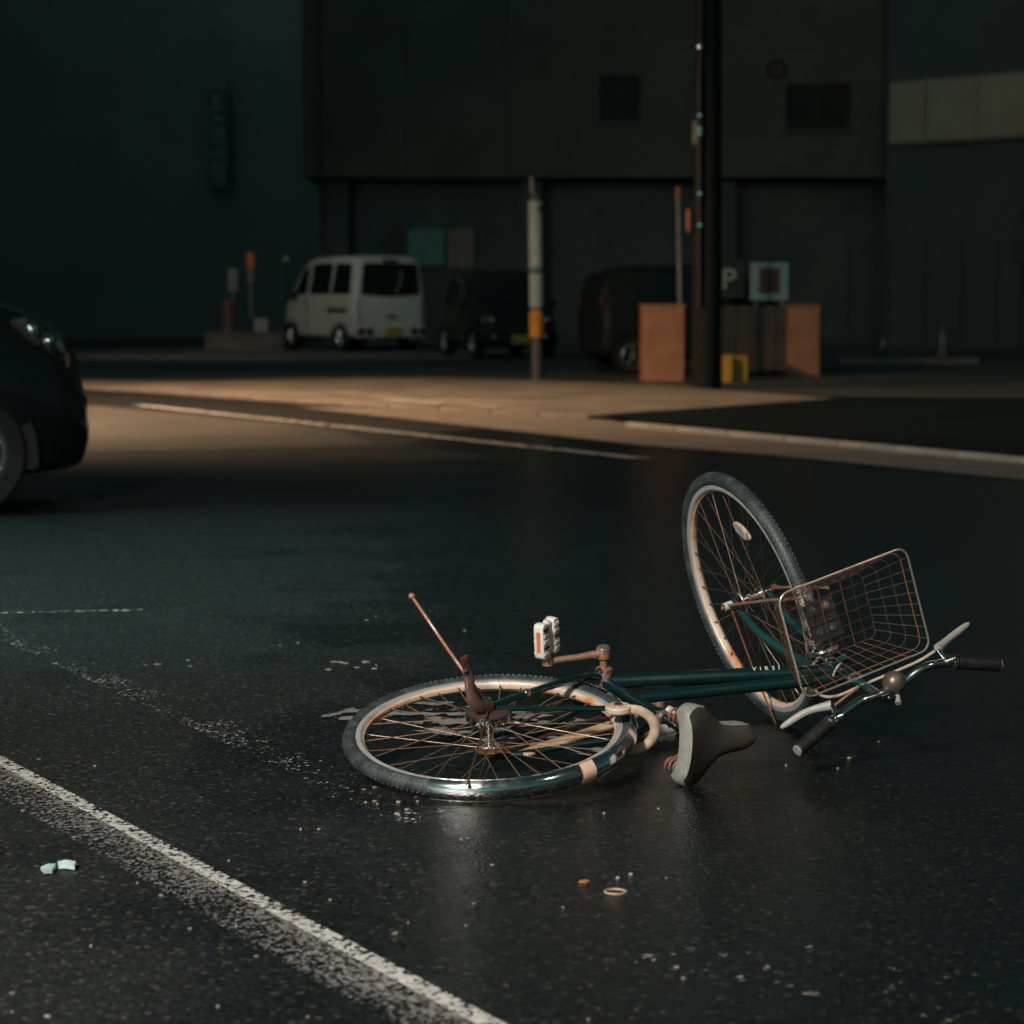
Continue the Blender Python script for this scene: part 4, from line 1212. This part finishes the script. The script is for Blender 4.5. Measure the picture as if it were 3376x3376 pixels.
for a, b in zip(cuts, cuts[1:]):
    MB().prism([(a + 0.03, zb_ + 0.06), (b - 0.05, zb_ + 0.06), (b - 0.05, zt - 0.05), (a + 0.03, zt - 0.05)], lambda u, v, d: dv * u + nv * d + Vector((0, 0, v)), 0.0, 0.10).build('panel', M['board'], sb, smooth=False)
MB().prism([(-0.02, zb_), (dl + 3.3, zb_), (dl + 3.3, zt), (-0.02, zt)], lambda u, v, d: dv * u + nv * d + Vector((0, 0, v)), -0.115, 0.06).build('backing', M['gutter'], sb, smooth=False)

def block(name, x0, x1, y0, y1, z1, mat, label, wins=(), cat='building'):
    e = empty(name, ((x0 + x1) / 2, y0, 0), 0, label, cat)
    cx = (x0 + x1) / 2
    MB().span(x0 - cx, x1 - cx, 0, y1 - y0, 0, z1).build('wall', mat, e, smooth=False)
    MB().span(x0 - cx - 0.15, x1 - cx + 0.15, -0.15, y1 - y0 + 0.15, z1 + 0.002, z1 + 0.35).build('roof', mat, e, smooth=False)
    for (xa, za, xb, zb) in wins:
        f = MB().span(xa - cx, xb - cx, -0.05, -0.004, za, zb).build('window', M['win_frame'], e, smooth=False)
        MB().span(xa - cx + 0.08, xb - cx - 0.08, -0.062, -0.054, za + 0.08, zb - 0.08).build('pane', M['win_glass'], f, smooth=False)
    return e
block('building', -34, -4.9, 66, 80, 17, M['dark_facade'], 'unlit dark building at the left behind the vertical sign')
block('building', -75, -15, 30, 62, 13, M['dark_facade'], 'dark building beyond the left edge of the view')
block('building', 20, 80, 24, 70, 14, M['dark_facade'], 'dark building beyond the right edge of the view')
block('building', 8, 60, 71, 90, 20, M['dark_facade'], 'tall dark building behind the brown one')

def sign_panel(name, p, w, h, mat, label, z=None, thick=0.06):
    e = empty(name, p, 0, label, 'sign')
    MB().box((0, 0, 0), (w, thick, h)).build('panel', mat, e, bevel=0.01)
    return e
M['ghost_teal'] = material('faded_teal_enamel', (0.13, 0.27, 0.25), 0.6, 0, (0.10, 0.22, 0.20), 3)
M['ghost_brown'] = material('faded_brown_enamel', (0.26, 0.19, 0.155), 0.6)
M['dull_teal'] = material('dull_teal_sign', (0.035, 0.085, 0.080), 0.6, 0, (0.028, 0.065, 0.06), 3)
M['dull_brown'] = material('dull_brown_sign', (0.105, 0.078, 0.062), 0.6, 0, (0.08, 0.06, 0.05), 3)
M['pale_teal'] = material('pale_teal_sign_face', (0.24, 0.42, 0.42), 0.5, 0, (0.20, 0.35, 0.36), 6)
M['sign_red'] = material('dark_red_sign_face', (0.085, 0.035, 0.035), 0.5, 0, (0.07, 0.03, 0.03), 6)
M['sign_dark'] = material('dark_green_sign_face', (0.018, 0.035, 0.034), 0.5, 0, (0.015, 0.03, 0.03), 5)
M['steel'] = material('grey_steel_pole', (0.20, 0.20, 0.19), 0.5, 0.3, (0.13, 0.13, 0.125), 12, bump=0.2)
c1, c2 = at(1405, 815, 58.85), at(1520, 820, 58.85)
sign_panel('wall_sign', c1, 0.84, 0.84, M['ghost_teal'], 'square dull teal sign panel on the wall right of the van')
sign_panel('wall_sign', c2, 0.62, 0.92, M['ghost_brown'], 'dull brown sign panel beside the teal one on the dark wall')

# vertical blade sign with ghostly strokes
Y = 65.4
sc_ = Y / F_PX
cc = at(715, 445, Y)
bl = empty('blade_sign', cc, 0, 'tall narrow dark sign with faint teal strokes, high at the left', 'sign')
MB().box((0, 0, 0), (75 * sc_, 0.25, 345 * sc_)).build('panel', M['dark_facade'], bl, smooth=False)
strokes = [((690, 300), (740, 300), 1), ((690, 300), (690, 352), 1), ((740, 300), (740, 352), 1),
           ((690, 372), (748, 372), 0), ((694, 372), (694, 408), 0), ((744, 372), (744, 408), 0), ((694, 408), (748, 408), 0),
           ((692, 425), (692, 475), 0), ((750, 425), (750, 475), 0), ((700, 482), (748, 478), 0), ((690, 478), (716, 488), 0),
           ((690, 512), (704, 538), 0), ((748, 512), (736, 536), 0), ((698, 528), (742, 528), 0),
           ((690, 550), (690, 600), 0), ((750, 548), (750, 600), 0), ((690, 603), (752, 603), 0)]
for (ax_, ay), (bx_, by), k in strokes:
    a, b = at(ax_, ay, Y) - cc, at(bx_, by, Y) - cc
    MB().tube([a + Vector((0, -0.13, 0)), b + Vector((0, -0.13, 0))], 0.055, 4).build('stroke', M['ghost_brown'] if k else M['ghost_teal'], bl, smooth=False)
for zz in (-1.0, 0.0, 1.0):
    MB().box((0, 0.36, zz), (0.06, 0.48, 0.06)).build('bracket', M['black_metal'], bl)

# ------------------------------------------------------------------ gate pillars, gate, signs and poles at the pavement's back edge
M['terracotta'] = material('terracotta_rendered_block', (0.52, 0.25, 0.15), 0.75, 0, (0.38, 0.17, 0.10), 3.4, 0.38, 0.66, bump=0.3, bscale=40)
M['gate_grey'] = material('grey_brown_gate_panel', (0.085, 0.075, 0.068), 0.6, 0.1, (0.065, 0.058, 0.053), 4)
M['yellow'] = material('yellow_plastic', (0.60, 0.36, 0.05), 0.5, 0, (0.48, 0.26, 0.04), 8)

def pillar(px0, px1, pytop, pybase, label, deep):
    Y = ground((px0 + px1) / 2, pybase).y
    a, b = at(px0, pybase, Y), at(px1, pytop, Y)
    e = empty('gate_pillar', ((a.x + b.x) / 2, Y, 0.0), 0, label, 'pillar', 'orange pillars of the entrance')
    w = b.x - a.x
    MB().span(-w / 2, w / 2, 0, deep, 0.0, b.z - 0.03).build('shaft', M['terracotta'], e, smooth=False, bevel=0.012)
    MB().span(-w / 2 - 0.012, w / 2 + 0.012, -0.012, deep + 0.012, b.z - 0.028, b.z).build('cap', M['terracotta'], e, smooth=False, bevel=0.008)
    return e, Y, w
g1, Y1, w1 = pillar(2130, 2258, 1003, 1259, 'left orange rendered pillar beside the utility pole', 0.55)
g2, Y2, w2 = pillar(2606, 2705, 1005, 1241, 'right orange rendered pillar at the end of the grey gate', 0.45)
g1.rotation_euler[2] = math.radians(6)
g2.rotation_euler[2] = math.radians(6)
Yg = Y2 + 0.30
a, b = at(2300, 1225, Yg), at(2602, 1008, Yg)
gate = empty('gate', ((a.x + b.x) / 2, Yg, 0), 0, 'grey brown panel gate between the two orange pillars', 'gate')
n = 7
w = (b.x - a.x) / n
for i in range(n):
    MB().span(-(b.x - a.x) / 2 + i * w + 0.006, -(b.x - a.x) / 2 + (i + 1) * w - 0.006, -0.02 - 0.008 * (i % 2), 0.02, 0.06, b.z).build('board', M['gate_grey'], gate, smooth=False)
MB().span(-(b.x - a.x) / 2, (b.x - a.x) / 2, 0.021, 0.06, b.z - 0.18, b.z - 0.10).build('rail', M['gate_grey'], gate, smooth=False)
MB().span(-(b.x - a.x) / 2, (b.x - a.x) / 2, 0.021, 0.06, 0.18, 0.26).build('rail', M['gate_grey'], gate, smooth=False)

# yellow block at the foot of the gate
Y = ground(2425, 1260).y
a, b = at(2385, 1260, Y), at(2466, 1170, Y)
yb = empty('barrier_block', ((a.x + b.x) / 2, Y, 0), math.radians(8), 'small yellow plastic block standing in front of the grey gate', 'block')
w = b.x - a.x
MB().span(-w / 2, -w / 2 + w * 0.30, -0.14, 0.10, 0, b.z).build('end_block', M['yellow'], yb, smooth=False, bevel=0.015)
MB().span(-w / 2 + w * 0.31, w / 2, -0.02, 0.12, 0, b.z - 0.01).build('body', M['yellow'], yb, smooth=False, bevel=0.015)

# parking sign: dark board with a white P, and the pale teal square sign
Y = Y2 + 0.5
cc = at(2405, 920, Y)
sc_ = Y / F_PX
ps = empty('parking_sign', (cc.x, Y, cc.z), 0, 'dark board with a pale letter P above the gate', 'sign')
MB().box((0, 0.02, 0), (100 * sc_, 0.04, 125 * sc_)).build('panel', M['sign_dark'], ps, smooth=False)
up = Matrix(((1, 0, 0, 0), (0, 0, -1, 0), (0, 1, 0, 0), (0, 0, 0, 1)))
lettering('P', 96 * sc_, material('faded_sign_letter', (0.50, 0.58, 0.54), 0.5, 0, (0.40, 0.47, 0.44), 10), Matrix.Translation(Vector((-27 * sc_, -0.004, -32 * sc_))) @ up, ps, 'letter', 0.003)
MB().box((-4 * sc_, -0.006, -52 * sc_), (62 * sc_, 0.008, 8 * sc_)).build('underline', M['dull_teal'], ps, smooth=False)
MB().tube([(-46 * sc_, 0.06, 60 * sc_), (-46 * sc_, 0.06, -cc.z)], 0.03, 8).build('post', M['steel'], ps)
cc = at(2537, 928, Y)
ts = empty('square_sign', (cc.x, Y, cc.z), 0, 'pale teal square sign with a dark red square in the middle', 'sign')
MB().box((0, 0.02, 0), (126 * sc_, 0.05, 124 * sc_)).build('panel', M['pale_teal'], ts, bevel=0.01)
MB().box((-1 * sc_, -0.010, 2 * sc_), (68 * sc_, 0.012, 84 * sc_)).build('centre_square', M['sign_red'], ts, bevel=0.02)
for s in (1, -1):
    MB().tube([(s * 0.18, 0.06, 0.2), (s * 0.18, 0.06, -cc.z)], 0.022, 8).build('post', M['steel'], ts)

# big utility pole with conduit, bands and tag
b0 = ground(2328, 1282)
pole = empty('utility_pole', (b0.x, b0.y, 0), 0, 'thick dark utility pole running out of the top of the frame', 'pole')
MB().tube([(0, 0, 0), (0, 0, 4.5), (-0.03, 0, 10.5)], [0.186, 0.158, 0.135], 24).build('shaft', material('dark_concrete_pole', (0.016, 0.020, 0.020), 0.7, 0, (0.012, 0.016, 0.016), 6, bump=0.3, spec=0.15), pole)
def P_(px, py): p = at(px, py, b0.y - 0.19); return p - b0
MB().tube([P_(2306, 1010), P_(2306, 640), P_(2306, 300), P_(2310, 60), P_(2312, -200)], 0.027, 10).build('conduit', M['black_metal'], pole)
for py in (155, 381, 425, 441, 638, 742):
    c = P_(2307, py)
    MB().lathe([(0.034, -0.018), (0.040, -0.014), (0.040, 0.014), (0.034, 0.018)], c, 14, axis='z').build('band', M['chrome'], pole)
MB().box(P_(2290, 437) + Vector((0, 0.02, 0)), (0.05, 0.02, 0.28)).build('tag', M['lever'], pole)
MB().box(P_(2270, 725) + Vector((0, 0.10, 0)), (0.035, 0.03, 0.27)).build('tag', M['terracotta'], pole)

# white wrapped post with an amber reflective band
b0 = ground(1771, 1256)
post = empty('marker_post', (b0.x, b0.y, 0.1), 0, 'slim post wrapped in pale posters above an amber reflective band', 'post')
sc_ = b0.y / F_PX
def hz(py): return (1256 - py) * sc_ - 0.1
lean = -0.03
def lx_(z): return lean * z / 2.5
MB().tube([(0, 0, -0.1), (lx_(hz(600)), 0, hz(640))], [0.082, 0.070], 18).build('shaft', material('dark_steel_post', (0.10, 0.10, 0.095), 0.55, 0.2, (0.06, 0.06, 0.058), 12), post)
MB().tube([(lx_(hz(1112)), 0, hz(1112)), (lx_(hz(1026)), 0, hz(1026))], 0.098, 20).build('reflective_band', material('amber_reflective_band', (0.62, 0.27, 0.04), 0.35, 0, (0.40, 0.15, 0.02), 14, bump=0.2), post)
wrapm = material('pale_poster_wrap', (0.40, 0.46, 0.48), 0.6, 0, (0.27, 0.32, 0.34), 5, 0.4, 0.65, bump=0.2)
MB().tube([(lx_(hz(1014)), 0, hz(1014)), (lx_(hz(905)), 0, hz(905))], 0.092, 20).build('poster', wrapm, post)
MB().tube([(lx_(hz(903)), 0, hz(903)), (lx_(hz(885)), 0, hz(885))], 0.093, 20).build('poster', material('teal_poster_strip', (0.10, 0.20, 0.22), 0.6), post)
MB().tube([(lx_(hz(883)), 0, hz(883)), (lx_(hz(668)), 0, hz(668))], 0.095, 20).build('poster', wrapm, post)
MB().ball((0.035, -0.088, hz(692)), (0.040, 0.012, 0.055), 12, 8).build('emblem', M['sign_dark'], post)
MB().tube([(lx_(hz(640)) - 0.04, 0, hz(645)), (lx_(hz(590)) - 0.045, 0, hz(588))], 0.026, 10).build('tip', M['lever'], post)

# thin grey pole with orange cap
b0 = Vector(((2246 - HALF) / F_PX * 34.2, 34.2, 0))
tp_ = at(2236, 655, 34.2) - b0
tpole = empty('thin_pole', b0, 0, 'thin pale pole with a small orange cap beside the utility pole', 'pole')
MB().tube([(0, 0, 0), tp_], 0.030, 10).build('shaft', material('pale_galvanised_pole', (0.34, 0.33, 0.30), 0.45, 0.3, (0.25, 0.24, 0.22), 8), tpole)
MB().tube([tp_, tp_ + Vector((0, 0, 0.16))], [0.042, 0.036], 12).build('cap', M['amber'], tpole)

# ------------------------------------------------------------------ things left of the van
Yl = 50.6
a, b = at(676, 1160, Yl), at(935, 1096, Yl)
lw = empty('low_wall', ((a.x + b.x) / 2, Yl, 0), 0, 'low mottled stone wall left of the white van', 'wall')
M['stone'] = material('mottled_stone', (0.17, 0.14, 0.12), 0.8, 0, (0.10, 0.085, 0.075), 2.5, 0.35, 0.65, bump=0.5, bscale=14)
MB().span(-(b.x - a.x) / 2, (b.x - a.x) / 2, 0, 0.5, 0, b.z - 0.06).build('base', M['stone'], lw, smooth=False, bevel=0.02)
MB().span(-(b.x - a.x) / 2 - 0.03, (b.x - a.x) / 2 + 0.03, -0.03, 0.53, b.z - 0.058, b.z).build('coping', M['stone'], lw, smooth=False, bevel=0.02)
wt = b.z
def on_wall(px, ptop, w, mat, name, label, cat, rnd=False):
    t = at(px, ptop, Yl + 0.25)
    e = empty(name, (t.x, Yl + 0.25, wt), 0, label, cat)
    return e, t.z - wt
e, h = on_wall(754, 988, 0.28, None, 'red_pillar', 'short dull red pillar standing on the low stone wall', 'pillar')
MB().tube([(0, 0, 0), (0, 0, h - 0.04), (0, 0, h)], [0.145, 0.145, 0.11], 18).build('shaft', material('dull_red_paint', (0.13, 0.055, 0.055), 0.6, 0, (0.10, 0.045, 0.042), 4), e)
MB().lathe([(0.150, 0.0), (0.160, 0.02), (0.150, 0.06)], (0, 0, 0.02), 18, axis='z').build('foot_ring', M['stone'], e)
e, h = on_wall(862, 1050, 0.28, None, 'white_box', 'small pale box on top of the low stone wall', 'box')
MB().span(-0.14, 0.14, -0.1, 0.1, 0, h * 0.82).build('body', M['lever'], e, smooth=False, bevel=0.02)
MB().span(-0.155, 0.155, -0.115, 0.115, h * 0.82 + 0.002, h).build('lid', M['lever'], e, smooth=False, bevel=0.01)
Yb = 51.6
for (px, ptop, pbot, colr, cap, label, nm) in ((827, 832, 1160, 'steel', 1, 'grey post with an orange head behind the low wall', 'marker_pole'), (768, 885, 1160, 'steel', 0, 'thin pole with a small grey sign above the red pillar', 'pole_sign')):
    t = at(px, ptop, Yb)
    e = empty(nm, (t.x, Yb, 0), 0, label, 'post')
    MB().tube([(0, 0, 0), (0, 0, t.z - 0.3)], 0.035, 10).build('shaft', M['steel'], e)
    if cap:
        MB().tube([(0, 0, t.z - 0.32), (0, 0, t.z - 0.015), (0, 0, t.z)], [0.095, 0.105, 0.08], 16).build('head', material('orange_reflector', (0.60, 0.17, 0.07), 0.4, 0, (0.5, 0.13, 0.05), 10), e)
        MB().tube([(0, 0, t.z - 0.62), (0, 0, t.z - 0.325)], 0.085, 14).build('sleeve', M['steel'], e)
    else:
        MB().span(-0.10, 0.10, -0.06, -0.036, t.z - 0.48, t.z).build('plate', M['steel'], e, smooth=False, bevel=0.01)
t = at(944, 855, 54)
e = empty('globe_lamp', (t.x, 54, 0), 0, 'unlit white globe on a dark post behind the van roof', 'lamp')
MB().ball((0, 0, t.z), 0.075, 14, 10).build('globe', M['white_plastic'], e)
MB().tube([(0, 0, 0), (0, 0, t.z - 0.06)], 0.025, 8).build('post', M['black_metal'], e)

# ------------------------------------------------------------------ right side of the parking lot
led = ground(2770, 1202)
ex = at(3230, 1190, led.y)
lg = empty('low_ledge', (led.x, led.y, 0), math.radians(2), 'low concrete ledge at the right below the fence', 'ledge')
MB().span(0, ex.x - led.x, 0, 0.3, 0, 0.10).build('slab', M['gutter'], lg, smooth=False, bevel=0.015)
cb = at(3107, 1185, led.y + 0.15)
cone = empty('traffic_cone', (cb.x, led.y + 0.15, 0.10), 0, 'faint grey traffic cone standing on the low ledge', 'cone')
cm = material('dusty_cone_plastic', (0.20, 0.165, 0.13), 0.6, 0, (0.15, 0.12, 0.10), 5)
MB().box((0, 0, 0.015), (0.26, 0.26, 0.03)).build('base', cm, cone, bevel=0.02)
MB().lathe([(0.10, 0.031), (0.085, 0.06), (0.03, 0.56), (0.022, 0.58), (0.0, 0.58)], (0, 0, 0), 18, axis='z').build('body', cm, cone)
MB().lathe([(0.064, 0.26), (0.0475, 0.42)], (0, 0, 0), 18, axis='z').build('reflective_band', M['lever'], cone)
dl_ = at(2913, 1150, led.y)
dn = empty('delineator', (dl_.x, led.y + 0.1, 0.10), 0, 'tiny pale delineator peg on the low ledge', 'peg')
MB().tube([(0, 0, 0), (0, 0, 0.18)], 0.02, 8).build('stem', M['black_metal'], dn)
MB().tube([(0, 0, 0.181), (0, 0, 0.32)], [0.028, 0.022], 10).build('head', M['white_plastic'], dn)
Yf = 46.0
fence = empty('fence', (0, Yf, 0), 0, 'dark post and rail fence at the back of the right side', 'fence')
for px, top in ((2803, 735), (2930, 790), (3052, 800), (3172, 800), (3290, 780), (3410, 780)):
    t = at(px, top, Yf)
    MB().tube([(t.x, 0, 0), (t.x, 0, t.z)], 0.022, 8).build('post', M['gate_grey'], fence)
ra_, rb_ = at(2790, 900, Yf), at(3500, 900, Yf)
for zz in (0.5, 1.1, 1.7):
    MB().span(ra_.x, rb_.x, -0.012, 0.012, zz, zz + 0.02).build('rail', M['wing'], fence, smooth=False)
cc = at(3362, 830, 44)
ys = empty('roadside_sign', (cc.x, 44, 0), 0, 'brownish sign plates on a pole cut off by the right edge', 'sign')
MB().box((0, 0, cc.z), (0.30, 0.04, 0.36)).build('plate', M['dull_brown'], ys, bevel=0.02)
MB().lathe([(0.0, 0.0), (0.17, 0.0), (0.17, 0.03), (0.0, 0.03)], (0.06, -0.02, cc.z + 0.40), 22).build('plate', M['dull_brown'], ys)
MB().tube([(0.06, 0.06, 0), (0.06, 0.06, cc.z + 0.7)], 0.035, 8).build('post', M['black_metal'], ys)

# ------------------------------------------------------------------ litter near the camera
lm_ = material('pale_mint_plastic_scrap', (0.45, 0.62, 0.58), 0.4, 0, (0.36, 0.50, 0.47), 20)
def scrap(pts, label):
    c = ground(sum(p[0] for p in pts) / len(pts), sum(p[1] for p in pts) / len(pts))
    mb = MB()
    gp_ = [ground(*p) - c for p in pts]
    n = len(gp_)
    top = [Vector((p.x, p.y, 0.010 + 0.008 * ((i * 37) % 5) / 5)) for i, p in enumerate(gp_)]
    bot = [Vector((p.x, p.y, 0.004 + 0.004 * ((i * 37) % 5) / 5)) for i, p in enumerate(gp_)]
    mb.add(top + bot + [Vector((0, 0, 0.020)), Vector((0, 0, 0.014))], [(i, (i + 1) % n, 2 * n) for i in range(n)] + [((i + 1) % n + n, i + n, 2 * n + 1) for i in range(n)] + [(i, i + n, (i + 1) % n + n, (i + 1) % n) for i in range(n)])
    o = mb.build('plastic_scrap', lm_, None, smooth=False)
    o.location = (c.x, c.y, -0.002)
    tag(o, label, 'litter', 'mint plastic scraps by the white line')
scrap([(134, 2872), (160, 2868), (184, 2870), (172, 2884), (146, 2888)], 'small mint plastic scrap on the asphalt, the left one of two')
scrap([(190, 2852), (222, 2852), (250, 2862), (246, 2872), (214, 2870), (194, 2868)], 'small mint plastic scrap on the asphalt, the right one of two')
c = ground(2029, 2945)
rg_ = MB().tube([(0.0205 * math.cos(6.283 * k / 28), 0.0205 * math.sin(6.283 * k / 28), 0) for k in range(28)], 0.0026, 8, closed=True).build('rubber_ring', material('tan_rubber_band', (0.34, 0.27, 0.18), 0.5, 0, (0.26, 0.2, 0.13), 30), None)
rg_.location = (c.x, c.y, 0.003)
tag(rg_, 'thin tan ring lying on the asphalt below the saddle', 'ring')
c = ground(1926, 2911)
lf = MB().prism([(-0.010, 0.0), (-0.003, 0.006), (0.006, 0.007), (0.011, 0.001), (0.004, -0.006), (-0.005, -0.005)], lambda u, v, d: Vector((u, v, d)), 0.0, 0.004).build('leaf', material('orange_leaf', (0.40, 0.17, 0.05), 0.6, 0, (0.30, 0.12, 0.04), 30), None, smooth=False)
lf.location = (c.x, c.y, 0.001)
tag(lf, 'tiny orange leaf scrap left of the tan ring', 'leaf')
